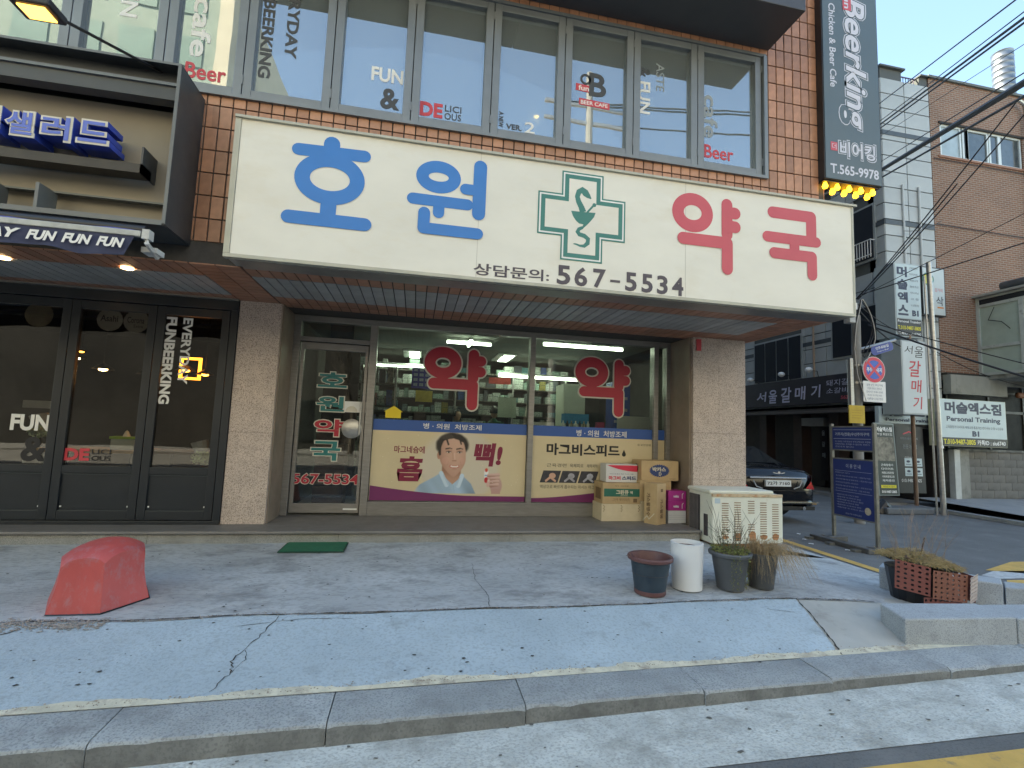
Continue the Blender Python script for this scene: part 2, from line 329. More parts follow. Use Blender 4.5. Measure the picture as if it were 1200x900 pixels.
for _ in range(700):
    x = rr(-3.2, 4.4); y = ky(x) + .3 + abs(random.gauss(0, .025)); r0 = rr(.002, .006); z = sw(x, y) + .007; k = 5; b.add([(x + r0 * rr(.5, 1.6) * math.cos(1.257 * i), y + r0 * rr(.5, 1.2) * math.sin(1.257 * i), z) for i in range(k)] + [(x, y, z + .004)], [(i, (i + 1) % k, k) for i in range(k)])
b.obj('kerb_crumbs', mat('crumb_tan', (.33, .28, .22), .95, .5, 40), kind='stuff')
b = B()                                                   # gum spots and chips trodden into the paving
for _ in range(330):
    x, y = rr(-3.2, 4.2), rr(3.0, 5.5)
    if abs(y - 3.8) < .05 or x > 2.7 and y < 3.85: continue
    r0 = rr(.002, .013); z = sw(x, y) + .0065; k = 7; b.add([(x + r0 * rr(.6, 1.4) * math.cos(6.283 * i / k), y + r0 * rr(.5, 1.2) * math.sin(6.283 * i / k), z) for i in range(k)], [tuple(range(k))])
b.obj('gum_spots', mat('gum_dark', (.055, .06, .065), .9, 0), kind='stuff')
b = B()
for _ in range(60):
    x, y = rr(-2, 4.2), rr(2.3, 2.75); r0 = rr(.003, .012); k = 6; b.add([(x + r0 * rr(.6, 2) * math.cos(6.283 * i / k), y + r0 * rr(.5, 1.2) * math.sin(6.283 * i / k), .0095) for i in range(k)], [tuple(range(k))])
b.obj('gutter_grit', mat('grit_dark', (.12, .12, .11), .9, 0), kind='stuff')
def flat(name, pts, z, m_): b = B().add([(x, y, z) for x, y in pts], [tuple(range(len(pts)))]); return structure(b.obj(name, m_))
flat('yellow_edge_line', [(-9, 1.88), (14, 2.1), (14, 2.24), (-9, 2.02)], .006, YEL)
flat('yellow_side_line', [(5.62, 4.95), (5.76, 4.95), (5.86, 8), (6.2, 30), (6.06, 30), (5.72, 8)], .006, YEL)
flat('yellow_hatch_line', [(6.15, 4.15), (7.0, 4.75), (11, 4.6), (11, 4.2), (6.6, 3.75)], .006, YEL)
flat('yellow_hatch_line', [(7.25, 5.15), (8.2, 5.5), (12, 5.4), (12, 5.1), (7.7, 4.95)], .006, YEL)
flat('white_hatch_line', [(6.9, 4.95), (7.3, 5.1), (12, 4.95), (12, 4.72), (7.0, 4.8)], .006, WHITE_LINE)
# raised concrete forecourt in front of the brick house
def fc(u, v): x = lerp(12.45, 24, u); y = lerp(4, 10.4, v); return (x, y, lerp(.09, .26, v))
structure(B().sheet(fc, 12, 8).obj('forecourt', mat('forecourt_concrete', (.30, .31, .32), .9, .2, 1, bump=.3, bscale=40, stain=(1, .5, (.14, .14, .14), .7)), smooth=True))
b = B().box(12.28, 12.45, 3.5, 10.4, 0, .09); structure(b.obj('far_kerb', KERB, bevel=.01))
for x0, x1 in ((11.85, 13.3),): structure(B().box(x0, x1, 10.5, 24, 0, .1).obj('restaurant_pavement', mat('pavement_pale', (.30, .31, .31), .85, .15, 2)))
for (x, y) in ((5.9, 7.2), (6.15, 6.9), (6.0, 6.6), (6.4, 7.3), (6.25, 6.2)):
    k = 6; a = rr(0, 3); B().add([(x + .05 * math.cos(a + i) * rr(.5, 1), y + .04 * math.sin(a + i) * rr(.5, 1), .012 + .006 * (i % 2)) for i in range(k)], [tuple(range(k))]).obj('paper_scrap', WHITE, label='torn white paper scrap lying on the road by the yellow line', category='litter', group='white paper scraps on the road')
B().add([(-.38, 2.7, .012), (-.35, 2.71, .02), (-.34, 2.74, .012), (-.37, 2.745, .016), (-.4, 2.73, .012)], [(0, 1, 2, 3, 4)]).obj('fallen_leaf', mat('orange_leaf', (.6, .2, .05), .8, .2, 30), label='small orange leaf lying in the gutter against the kerb', category='leaf')

# ================================================================== MAIN BUILDING
bld = thing('corner_building', 'brown tiled corner building with the pharmacy and the black framed pub at street level', 'building')
TX = 3.84
b = B()
b.box(-34, 4.58, 4.745, 5.0, 2.945, 4.55); b.box(-34, 4.58, 4.745, 5.0, 6.07, 24); b.box(3.785, 4.58, 4.745, 5.0, 4.55, 6.07)
b.box(4.4, 4.58, 5.0, 48, 2.945, 24); b.box(-34, 4.4, 47.8, 48, 0, 24); b.box(-34, -4.95, 4.745, 5.0, 4.55, 6.07)  # unseen upper storeys and depth stretched to block the sun from the streets
b.box(-34, 4.4, 5.0, 19.8, 3.06, 3.2); b.box(-34, 4.4, 5.0, 47.8, 23.6, 23.8)
b.obj('wall', GROUT, bld)
b = B().box(4.42, 4.5, 6.66, 48, 0, 2.945); b.obj('side_wall', mat('side_wall_render', (.3, .27, .24), .9, .2, 1), bld)
protos = {}
def tile(x0, x1, z0, z1, y=4.745, t=.014):
    k = (round(x1 - x0, 3), round(z1 - z0, 3)); cx, cz = (x0 + x1) / 2, (z0 + z1) / 2; g = .0058
    if k not in protos:
        a, c = k[0] / 2 - g, k[1] / 2 - g; q = .002; bb = B()
        P = [(-a, 0, -c), (a, 0, -c), (a, 0, c), (-a, 0, c), (-a, -t + q, -c), (a, -t + q, -c), (a, -t + q, c), (-a, -t + q, c), (-a + q, -t, -c + q), (a - q, -t, -c + q), (a - q, -t, c - q), (-a + q, -t, c - q)]
        bb.add(P, [(0, 1, 5, 4), (1, 2, 6, 5), (2, 3, 7, 6), (3, 0, 4, 7), (4, 5, 9, 8), (5, 6, 10, 9), (6, 7, 11, 10), (7, 4, 8, 11), (8, 9, 10, 11)]); o = bb.obj('tile', TILE, bld); protos[k] = o
    else: o = copyto(protos[k], bld)
    o.location = (cx, y, cz); o.rotation_euler = (rr(-.012, .012), 0, rr(-.012, .012)); return o
rows = [4.436 - .2163 * k for k in range(8)]
for k in range(50, 55):
    for i in range(6): tile(TX - .111 * k - .111, TX - .111 * k, rows[i + 1], rows[i])
for k in range(54):
    x0 = TX - .111 * k - .111; tile(x0, x0 + .111, 4.436, 4.555); tile(x0, x0 + .111, rows[1], rows[0])
for k in range(6):
    for i in range(13): z0 = rows[1] + .2163 * i; tile(TX + .111 * k, TX + .111 * k + .111, z0, z0 + .2163)
b = B()
for k in range(54): x0 = TX - .111 * k - .111; b.box(x0 + .004, x0 + .107, 4.732, 4.745, 6.075, 6.14)
for i in range(-6, 13):                                   # return of the corner, and the rows hidden by the sign
    z0 = rows[1] + .2163 * i
    for j in range(20): b.box(4.58, 4.592, 4.75 + .111 * j, 4.857 + .111 * j - .004, z0 + .004, z0 + .212)
for i in range(-6, 0):
    for k in range(7): z0 = rows[1] + .2163 * i; b.box(TX + .111 * k + .004, TX + .111 * k + .107, 4.732, 4.745, z0 + .004, z0 + .212)
for i in range(9):
    z0 = rows[1] + .2163 * (13 + i)
    for k in range(6): b.box(TX + .111 * k + .004, TX + .111 * k + .107, 4.732, 4.745, z0 + .004, z0 + .212)
b.obj('tile_rows', TILE, bld, kind='stuff')
# soffit
b = B().box(-9, 4.58, 4.745, 6.75, 2.942, 2.944); b.obj('soffit', GROUT, bld)
sp = {}
def soff(name, m_, x0, x1, y0, y1, z=2.942, t=.01):
    k = (name, round(x1 - x0, 3), round(y1 - y0, 3)); g = .0055
    if k not in sp:
        a, c = k[1] / 2 - g, k[2] / 2 - g; sp[k] = o = B().box(-a, a, -c, c, -t, 0).obj(name, m_, bld)
    else: o = copyto(sp[k], bld)
    o.location = ((x0 + x1) / 2, (y0 + y1) / 2, z); o.rotation_euler = (rr(-.006, .006), rr(-.012, .012), 0)
for k in range(53):                                       # pharmacy bay
    x0 = TX + .309 - .111 * (k + 1)
    if x0 < -1.66: break
    soff('soffit_tile', SOFT, x0, x0 + .111, 4.735, 5.0); soff('soffit_slat', SLAT, x0, x0 + .111, 5.0, 5.74, t=.012); soff('soffit_tile', SOFT, x0, x0 + .111, 5.74, 6.0); soff('soffit_tile', SOFT, x0, x0 + .111, 6.0, 6.22)
for k in range(26):                                       # pub bay
    x0 = -2.07 - .111 * (k + 1); soff('soffit_tile', SOFT, x0, x0 + .111, 4.735, 5.12)
    soff('soffit_slat', SLAT, x0, x0 + .111, 5.12, 5.84, t=.012)
    soff('soffit_tile', SOFT, x0, x0 + .111, 5.84, 6.04)
for j in range(13):
    y0 = 4.735 + .111 * j
    for x0, x1 in ((-2.065, -1.85), (-1.85, -1.635), (4.15, 4.37), (4.37, 4.59)): soff('soffit_tile', SOFT, x0, x1, y0, y0 + .111)
b = B().box(4.58, 4.63, 4.45, 6.6, 2.935, 2.985); b.box(-1.6, 4.63, 4.50, 4.735, 2.925, 2.95); b.obj('edge_trim', ALU, bld)
# second floor band windows
edges = [3.757, 2.937, 2.159, 1.367, .585, -.216, -.979, -1.767, -2.44, -3.2, -3.95, -4.7]
b = B().box(-4.8, 3.81, 4.70, 4.76, 4.53, 4.565); b.box(-4.8, 3.81, 4.72, 4.80, 6.035, 6.07); b.box(3.765, 3.81, 4.70, 4.80, 4.565, 6.035); b.obj('window_surround', FRAME2, bld)
BLIND = mat('pale_blind', (.40, .47, .49), .8, .06, 1)
LGREY = mat('charcoal_lettering', (.05, .055, .06), .5, 0); LWHITE = mat('white_lettering', (.75, .76, .74), .45, 0); LRED = mat('red_lettering', (.55, .05, .07), .45, 0); LFAINT = mat('faint_grey_lettering', (.28, .32, .34), .5, 0)
G2 = front(4.787); wins = []
for i in range(len(edges) - 1):
    x1, x0 = edges[i], edges[i + 1]; z0, z1 = 4.565, 6.035; b = B(); fo = .035; fi = .085
    for (a, c, d, e) in ((x0, x0 + fi, z0, z1), (x1 - fi, x1, z0, z1)): b.box(a + .004, c - .004, 4.735, 4.83, d, e)
    b.box(x0 + fi - .004, x1 - fi + .004, 4.737, 4.83, z0, z0 + .08); b.box(x0 + fi - .004, x1 - fi + .004, 4.737, 4.83, z1 - .075, z1)
    wn = b.obj('window', FRAME2, bld, bevel=.004)
    B().box(x0 + fi - .006, x1 - fi + .006, 4.788, 4.794, z0 + .07, z1 - .07).obj('pane', GLASS2, wn)
    B().box(x0 + fi, x1 - fi, 4.9, 4.905, z0 + .04, z1 - .04).obj('blind', BLIND, wn); wins.append((wn, x0 + fi, x1 - fi))
    b = B()
    for zz in (z0 + .12, z1 - .2): b.box(x1 - .006, x1 + .006, 4.725, 4.737, zz, zz + .09)
    b.obj('hinge', FRAME2, wn)
def wl(i, st, m_, u0, w0, u1, w1, **k): B().text(G2, st, u0, w0, u1, w1, .002, **k).obj('lettering', m_, wins[i][0])
# i: 0 is the window nearest the corner; coordinates are metres on the glass
wl(0, 'Beer', LRED, 3.05, 4.72, 3.42, 4.88, bold=.018); wl(0, 'cafe', LFAINT, 3.04, 4.96, 3.22, 5.48, rot=-1, bold=.02)
wl(1, 'ASTE', LFAINT, 2.45, 5.42, 2.55, 5.75, rot=-1); wl(1, '&', LGREY, 2.25, 5.55, 2.38, 5.67, rot=-1, bold=.02); wl(1, 'FUN', LWHITE, 2.24, 5.12, 2.38, 5.5, rot=-1, bold=.02)
wl(2, 'B', LGREY, 1.66, 5.22, 1.86, 5.49, bold=.025); B().ring(G2, 1.62, 5.40, .05, .05, .025, .002).obj('lettering', LGREY, wins[2][0])
B().poly(G2, [(1.51, 5.26), (1.70, 5.25), (1.70, 5.33), (1.51, 5.34)], .0015).obj('red_tab', LRED, wins[2][0]); wl(2, 'fun', LWHITE, 1.54, 5.265, 1.66, 5.325, bold=.02)
B().poly(G2, [(1.55, 5.10), (1.9, 5.09), (1.9, 5.165), (1.55, 5.175)], .0015).obj('red_tab', LRED, wins[2][0]); wl(2, 'BEER CAFE', LWHITE, 1.57, 5.11, 1.88, 5.155, bold=.02)
wl(3, 'A NEW', LGREY, .68, 4.70, .73, 4.87, rot=-1, bold=.02); wl(3, 'VER.', LGREY, .76, 4.69, .93, 4.75, bold=.03); wl(3, '2', LWHITE, .96, 4.68, 1.07, 4.80, bold=.01)
wl(4, 'DE', LRED, -.13, 4.69, .10, 4.845, bold=.045); wl(4, 'LICI', LGREY, .12, 4.775, .29, 4.845, bold=.01); wl(4, 'OUS', LGREY, .12, 4.69, .29, 4.76, bold=.01)
wl(5, 'FUN', LWHITE, -.62, 4.98, -.31, 5.13, bold=.03); wl(5, '&', LGREY, -.52, 4.70, -.33, 4.92, bold=.03)
wl(6, 'FUNBEERKING', LGREY, -1.66, 4.82, -1.55, 5.98, rot=-1, bold=.03); wl(6, 'EVERYDAY', LGREY, -1.44, 5.06, -1.33, 5.98, rot=-1, bold=.03)
wl(7, 'cafe', LWHITE, -2.26, 4.92, -2.09, 5.52, rot=-1, bold=.02); wl(7, 'Beer', LRED, -2.28, 4.70, -1.93, 4.86, bold=.02)
wl(8, 'FUN', LWHITE, -2.86, 5.2, -2.72, 5.62, rot=-1, bold=.02)
for x, z, l_ in ((1.10, 4.93, 'fourth'), (2.75, 4.98, 'second')):
    t = thing('pendant_lamp', 'small warm lamp glowing behind the %s upper window from the corner' % l_, 'lamp'); B().lathe([(0, -.025), (.03, 0), (0, .025)], (x, 4.86, z), 12).obj('bulb', emit('upper_bulb', (1, .6, .1), 2.5), t, smooth=True); B().tube([(x, 4.86, z + .02), (x, 4.86, 6.05)], .003, 4).obj('cord', LFAINT, t); settle(t, (x, 4.86, z))
# projecting dark box above the windows
t = thing('fascia_box', 'dark slate cladding box jutting out above the upper windows', 'canopy')
B().box(.9, 3.85, 4.16, 4.728, 6.13, 7.6).obj('panel', SLATE, t, bevel=.006); B().box(-3, .895, 4.16, 4.728, 6.13, 7.6).obj('panel', mat('near_black_cladding', (.03, .032, .04), .5, .1, 2), t, bevel=.006)
settle(t, (1, 4.72, 6.13))
# pillars
def pillar(x0, x1, y0, y1, z0, joints, cols):
    p = B().box(x0 + .006, x1 - .006, y0 + .006, y1, z0, 2.93).obj('pillar', GROUT, bld); zz = [z0] + joints + [2.93]
    for i in range(len(zz) - 1):
        for j in range(len(cols) - 1): B().box(cols[j] + .0015, cols[j + 1] - .0015, y0, y1 - .01, zz[i] + .0015, zz[i + 1] - .0015).obj('granite_slab', GRAN, p)
pillar(-2.055, -1.6, 6.05, 6.64, .4, [1.42], [-2.055, -1.6]); pillar(3.69, 4.49, 6.05, 6.66, .1, [1.0, 1.62], [3.69, 4.08, 4.49])
B().box(3.735, 3.80, 6.03, 6.05, 2.74, 2.90).obj('red_tag', LRED, bld)
for q in ((-1.6, -1.585), (3.66, 3.69)): B().box(q[0], q[1], 6.10, 6.64, .4, 2.93).obj('reveal', mat('brown_reveal_panel', (.24, .19, .15), .5, .2, 3), bld)
# entrance step
b = B(); b.box(-9, 3.58, 5.665, 6.9, .372, .4); st_ = structure(b.obj('entrance_step', STEP, bevel=.006))
xs = [-9, -6.2, -4.4, -2.6, -.75, 1.15, 2.4, 3.575]
for i in range(len(xs) - 1): B().box(xs[i] + .002, xs[i + 1] - .002, 5.705, 5.9, .15, .371).obj('riser_stone', RISER, st_)
# pharmacy shop window
GP = front(6.65); sf = thing('pharmacy_shopfront', 'aluminium framed pharmacy shopfront with two tall windows and a glass door', 'shopfront')
sf.parent = bld; del sf['label']; del sf['category']
b = B()
b.box(-1.585, 3.66, 6.6, 6.74, 2.86, 2.935); b.box(-1.585, -1.50, 6.6, 6.74, .4, 2.86); b.box(-.64, -.545, 6.6, 6.74, .4, 2.86); b.box(1.53, 1.605, 6.6, 6.74, .58, 2.86); b.box(3.60, 3.66, 6.6, 6.74, .4, 2.86)
b.box(3.40, 3.47, 6.6, 6.74, .58, 2.86)
b.box(-.545, 3.60, 6.61, 6.74, .4, .575); b.box(-1.5, -.64, 6.61, 6.72, 2.60, 2.66); b.box(-.545, 3.6, 6.60, 6.64, .56, .58)
b.obj('shopfront_frame', ALU, sf, bevel=.004)
def pane(x0, x1, z0, z1, y=6.66, g=GLASS, par=sf): return B().box(x0, x1, y, y + .006, z0, z1).obj('pane', g, par)
pane(-.546, 1.531, .574, 2.861); pane(1.604, 3.401, .574, 2.861); pane(3.469, 3.601, .574, 2.861); pane(-1.501, -.639, 2.659, 2.861)
B().box(-1.15, -.86, 6.67, 6.69, 2.665, 2.85).obj('vent_panel', BLACK, sf)
# glass door
dr = B(); dr.box(-1.49, -1.445, 6.63, 6.68, .43, 2.59); dr.box(-.69, -.65, 6.63, 6.68, .43, 2.59); dr.box(-1.445, -.69, 6.63, 6.68, .43, .545); dr.box(-1.445, -.69, 6.63, 6.68, 2.50, 2.59)
dr = dr.obj('glass_door', ALU, sf, bevel=.004); B().box(-1.446, -.689, 6.652, 6.66, .54, 2.505).obj('pane', GLASS, dr)
B().tube([(-.70, 6.60, 1.42), (-.70, 6.6, 1.85)], .012, 8).obj('handle', STEELP, dr)
GD = front(6.648); TEAL = mat('teal_letter', (.015, .17, .17), .45, 0); CRIM = mat('crimson_letter', (.42, .02, .045), .45, 0)
for st, m_, z0, z1, x0, x1 in (('호', TEAL, 2.01, 2.23, -1.27, -.885), ('원', TEAL, 1.70, 1.915, -1.27, -.90), ('약', CRIM, 1.38, 1.62, -1.275, -.89), ('국', TEAL, 1.07, 1.34, -1.29, -.91)):
    o = B().text(GD, st, x0, z0, x1, z1, .002, bold=.055).obj('letter', PALEG, dr); o.parent = dr
    B().text(GD, st, x0 + .014, z0 + .012, x1 - .014, z1 - .012, .0035, bold=.028).obj('letter', m_, dr)
B().text(GD, '567-5534', -1.485, .775, -.665, .925, .002, bold=.055).obj('letter', PALEG, dr); B().text(GD, '567-5534', -1.475, .785, -.675, .915, .0035, bold=.024).obj('letter', CRIM, dr)
B().poly(GD, [(-.93, 1.71), (-.62, 1.71), (-.62, 1.85), (-.93, 1.85)], .001).obj('notice', WHITE, dr); B().disc(GD, -.82, 1.715, .075, .002, a0=0, a1=180).obj('notice', PALEG, dr)
t = thing('round_mirror', 'round grey metal disc hanging at the right edge of the pharmacy door', 'disc')
B().lathe([(0, .03), (.05, .028), (.10, .012), (.125, 0), (.125, -.01), (.0, -.012)], (-.80, 6.62, 1.50), 28, axis=V((0, -1, 0)).to_track_quat('Z', 'Y')).obj('bowl', STEELP, t, smooth=True); settle(t, (-.8, 6.62, 1.5))
B().box(-.84, -.67, 6.615, 6.628, .47, .49).obj('door_label', WHITE, dr)
B().extr(GP, [(-.39, 1.66), (-.19, 1.66), (-.19, 1.74), (-.165, 1.74), (-.285, 1.82), (-.41, 1.74), (-.39, 1.74)], -.002, .001).obj('house_sticker', mat('yellow_vinyl', (.75, .58, .03), .5, 0), label='yellow house shaped sticker on the pharmacy window above the blue strip', category='sticker')

# ---- window vinyl
def poster(nm, label, x0, x1, purple, yp=6.652):
    t = thing(nm, label, 'poster'); f = front(yp)
    B().rect(f, x0, .59, x1, 1.495, 0).obj('backing', CREAMW, t); B().rect(f, x0, 1.495, x1, 1.64, 0).obj('blue_strip', STRIPB, t); B().poly(f, purple, .0025).obj('purple_wave', PURP, t); return t, f
PX = mat('pale_blue_shirt', (.42, .58, .75), .5, 0); SKINP = mat('printed_skin', (.60, .37, .27), .5, .05, 8); HAIRP = mat('printed_hair', (.02, .017, .016), .5, 0); MAROON = mat('maroon_letter', (.2, .01, .045), .5, 0); SKINS = mat('printed_skin_tone', (.47, .26, .18), .5, 0)
wave = [(-.53, .59), (1.525, .59), (1.525, .66)] + [(lerp(1.525, -.53, t / 10), .66 + .12 * max(0, (t / 10 - .35) / .65) ** 1.6) for t in range(1, 11)]
t, f = poster('window_poster', 'wide window poster of a smiling man in a pale blue shirt holding a small bottle', -.535, 1.522, wave)
def L_(st, m_, u0, w0, u1, w1, n=.003, **k): return B().text(f, st, u0, w0, u1, w1, n, **k).obj('lettering', m_, t)
L_('병 · 의원  처방조제', LWHITE, .11, 1.535, .89, 1.61, bold=.01)
L_('마그네슘에', MAROON, -.25, 1.205, .145, 1.30, bold=.02); L_('흠', MAROON, -.20, .84, .13, 1.165, bold=.05, shear=.1); L_('뻑!', MAROON, .80, 1.055, 1.195, 1.37, bold=.045, shear=.12)
def portrait():
    sm = lambda a, b_, x: (lambda t_: t_ * t_ * (3 - 2 * t_))(min(1, max(0, (x - a) / (b_ - a))))
    mx = lambda a, c, k: tuple(p + (q - p) * k for p, q in zip(a, c))
    el = lambda x, z, cx, cz, rx, rz: 1 - sm(.85, 1.08, math.hypot((x - cx) / rx, (z - cz) / rz))
    def cap(x, z, p, q, r_, e=.004):
        d = V((q[0] - p[0], q[1] - p[1])); w_ = V((x - p[0], z - p[1])); k = min(1, max(0, w_.dot(d) / d.length_squared)); return 1 - sm(r_ - e, r_ + e, (w_ - d * k).length)
    nz = lambda x, z, s_: noise.noise(V((x * s_, z * s_, 1.7)))
    sh = [(0, .62), (.02, .70), (.1, .80), (.28, .90), (.36, .95), (.66, .93), (.78, .82), (.86, .66)]
    def col(x, z):
        c = mx((.62, .53, .35), (.60, .56, .50), el(x, z, .62, 1.05, .55, .5) * .7)
        if 0 < x < .86:
            zs_ = next(lerp(a[1], e[1], (x - a[0]) / (e[0] - a[0])) for a, e in zip(sh, sh[1:]) if a[0] <= x <= e[0]); k = 1 - sm(zs_ - .006, zs_ + .006, z)
            c = mx(c, tuple(q * (.86 + .22 * nz(x + z * .6, z * .3, 9) - .25 * sm(.55, .84, x)) for q in (.40, .56, .74)), k)
        kn = sm(.375, .39, x) * (1 - sm(.625, .645, x)) * (1 - sm(1.05, 1.06, z)) * sm(.80 + .9 * abs(x - .53), .815 + .9 * abs(x - .53), z)
        c = mx(c, mx((.30, .155, .105), (.50, .30, .22), sm(1.02, .86, z) * .9), kn)
        for p, q in (((.375, .955), (.455, .80)), ((.655, .925), (.61, .79))): c = mx(c, (.55, .69, .84), cap(x, z, p, q, .028)); c = mx(c, (.24, .36, .52), cap(x, z, (p[0] + (.03 if p[0] < .5 else -.03), p[1] - .02), (q[0] + (.02 if p[0] < .5 else -.02), q[1]), .004) * .6)
        c = mx(c, (.30, .43, .58), cap(x, z, (.545, .80), (.565, .67), .003) * .7)
        c = mx(c, (.46, .25, .175), el(x, z, .335, 1.19, .026, .055)); c = mx(c, (.33, .16, .11), el(x, z, .34, 1.19, .012, .032) * .6)
        # hair behind, face, fringe
        kh = el(x + .005 * nz(x, z, 20), z + .007 * nz(x, z, 18), .508, 1.325, .222, .172); hair = tuple(q * (1 + 1.4 * max(0, nz(x * 2.2 + z, z * .4, 22)) + 1.6 * el(x, z, .42, 1.44, .1, .04)) for q in (.018, .014, .012)); c = mx(c, hair, kh)
        dz = max(0, 1.16 - z); hw = .178 * (1 - 1.15 * (dz / .27) ** 2.2 * .55); t_ = math.hypot((x - .52 - dz * .08) / max(.02, hw), (z - 1.17) / .268 * (1 if z < 1.17 else .85)); kf = 1 - sm(.94, 1.02, t_)
        nx_ = (x - .52) / .18; nz_ = (z - 1.2) / .26; lam = .62 + .34 * (-nx_ * -.35) - .42 * max(0, abs(nx_) - .35) - .16 * max(0, -nz_) + .06 * nz_
        skin = mx((.36, .185, .13), (.72, .485, .385), min(1, max(0, lam))); skin = mx(skin, (.70, .37, .31), (el(x, z, .43, 1.12, .06, .05) + el(x, z, .64, 1.12, .045, .05)) * .25); c = mx(c, skin, kf)
        for cx in (.462, .607):
            c = mx(c, (.44, .255, .19), el(x, z, cx, 1.245, .05, .03) * .55); c = mx(c, (.60, .50, .45), el(x, z, cx, 1.232, .030, .011)); c = mx(c, (.02, .013, .01), el(x, z, cx + .003, 1.233, .012, .012)); c = mx(c, (.035, .02, .018), cap(x, z, (cx - .032, 1.236), (cx - .005, 1.246), .0042, .003) + 0); c = mx(c, (.035, .02, .018), cap(x, z, (cx - .005, 1.246), (cx + .032, 1.238), .0042, .003))
            c = mx(c, (.05, .032, .025), cap(x, z, (cx - .04, 1.276), (cx + .012, 1.288), .0085, .004)); c = mx(c, (.06, .038, .03), cap(x, z, (cx + .012, 1.288), (cx + .042, 1.278), .006, .004))
        c = mx(c, (.45, .25, .18), cap(x, z, (.515, 1.225), (.522, 1.15), .007, .008) * .45); c = mx(c, (.80, .60, .50), cap(x, z, (.54, 1.22), (.549, 1.145), .006, .008) * .5); c = mx(c, (.36, .18, .13), el(x, z, .543, 1.120, .034, .008) * .8)
        c = mx(c, (.44, .23, .17), cap(x, z, (.465, 1.115), (.452, 1.06), .004, .006) * .5); c = mx(c, (.44, .23, .17), cap(x, z, (.622, 1.112), (.64, 1.062), .004, .006) * .5)
        mz = 1.043 + 3.2 * (x - .547) ** 2; km = sm(.478, .487, x) * (1 - sm(.607, .616, x)); c = mx(c, (.50, .17, .15), km * (1 - sm(.014, .018, abs(z - mz + .006)))); c = mx(c, (.86, .84, .80), sm(.492, .50, x) * (1 - sm(.594, .603, x)) * (1 - sm(.006, .009, abs(z - mz + .002))))
        c = mx(c, (.42, .22, .16), el(x, z, .548, 1.005, .035, .009) * .4)
        zf = 1.385 + .03 * math.sin((x - .40) * 15) + .01 * nz(x, z, 22) - .16 * sm(.37, .335, x) - .12 * sm(.665, .70, x); c = mx(c, hair, kh * sm(zf - .008, zf + .008, z)); c = mx(c, hair, cap(x, z, (.345, 1.36), (.347, 1.20), .014, .006)); c = mx(c, hair, cap(x, z, (.43, 1.40), (.455, 1.335), .012, .006)); c = mx(c, hair, cap(x, z, (.60, 1.42), (.625, 1.345), .010, .006))
        # hand and bottle
        c = mx(c, (.52, .33, .30), el(x, z, 1.12, .80, .085, .125) * 1); c = mx(c, (.50, .31, .28), 1 if 1.06 < x < 1.18 and z < .76 else 0)
        c = mx(c, (.82, .84, .86), cap(x, z, (.985, .86), (.982, .985), .028)); c = mx(c, (.50, .02, .03), cap(x, z, (.985, .86), (.985, .885), .027)); c = mx(c, (.6, .08, .05), cap(x, z, (.982, 1.0), (.982, 1.012), .02)); c = mx(c, (.15, .35, .6), cap(x, z, (.968, .935), (1.0, .935), .008))
        for i in range(4): zz = .935 - .044 * i; k = cap(x, z, (1.015 + .012 * i, zz - .004), (1.15 - .004 * i, zz + .012), .024); c = mx(c, mx((.36, .19, .155), (.66, .45, .40), sm(zz - .02, zz + .018, z)), k)
        c = mx(c, (.64, .43, .38), cap(x, z, (1.01, .80), (1.02, .865), .02)); c = mx(c, (.75, .60, .56), cap(x, z, (1.015, .862), (1.018, .872), .010)); return c
    x0, x1, z0, z1, st_ = -.02, 1.30, .69, 1.494, .0072; nu, nw = int((x1 - x0) / st_), int((z1 - z0) / st_); b = B().sheet(lambda u, v: (lerp(x0, x1, u), 6.6505, lerp(z0, z1, v)), nu, nw)
    mt = bpy.data.materials.new('printed_photo'); mt.use_nodes = True; at_ = mt.node_tree.nodes.new('ShaderNodeVertexColor'); at_.layer_name = 'print'; p = mt.node_tree.nodes['Principled BSDF']; p.inputs['Roughness'].default_value = .45; mt.node_tree.links.new(at_.outputs[0], p.inputs['Base Color'])
    o = b.obj('photo_print', mt, t); ca = o.data.color_attributes.new('print', 'FLOAT_COLOR', 'POINT'); data = []
    for v_ in o.data.vertices:
        c = col(v_.co.x, v_.co.z); e = min(1, max(0, min((v_.co.x + .02) / .12, (1.30 - v_.co.x) / .1))); wz = .66 + .12 * max(0, ((1.525 - v_.co.x) / 2.055 - .35) / .65) ** 1.6
        c = mx(CREAM_, c, e); data += [*(CREAM_ if v_.co.z < wz - .03 else c), 1]
    ca.data.foreach_set('color', data)
CREAM_ = (.62, .53, .35); portrait()
b = B()
for _ in range(90):
    a, c = rr(-.5, 1.45), rr(.8, 1.47)
    if .22 < a < .75: continue
    b.disc(f, a, c, rr(.002, .006), .002, 6)
b.obj('sparkle', mat('sparkle_print', (.75, .70, .55), .5, 0), t); settle(t, (.5, 6.652, .59))
wave = [(1.605, .59), (3.40, .59), (3.40, .80)] + [(lerp(3.40, 1.605, t / 10), .64 + .22 * (1 - t / 10) ** 1.5) for t in range(1, 11)]
t, f = poster('window_poster', 'cream window poster with large black Korean letters and three small photos behind the cardboard boxes', 1.608, 3.40, wave)
L_('병 · 의원  처방조제', LWHITE, 2.245, 1.51, 3.0, 1.60, bold=.01); L_('마그비스피드', BLACK, 1.815, 1.235, 2.90, 1.40, bold=.035); B().disc(f, 2.965, 1.27, .03, .003, 14).poly(f, [(2.937, 1.28), (2.993, 1.28), (2.965, 1.34)], .0032).obj('lettering', BLACK, t)
L_('근육경련', LGREY, 1.825, 1.07, 2.11, 1.12); L_('육체피로', LGREY, 2.16, 1.07, 2.36, 1.12); L_('체력저하', LGREY, 2.41, 1.07, 2.57, 1.12)
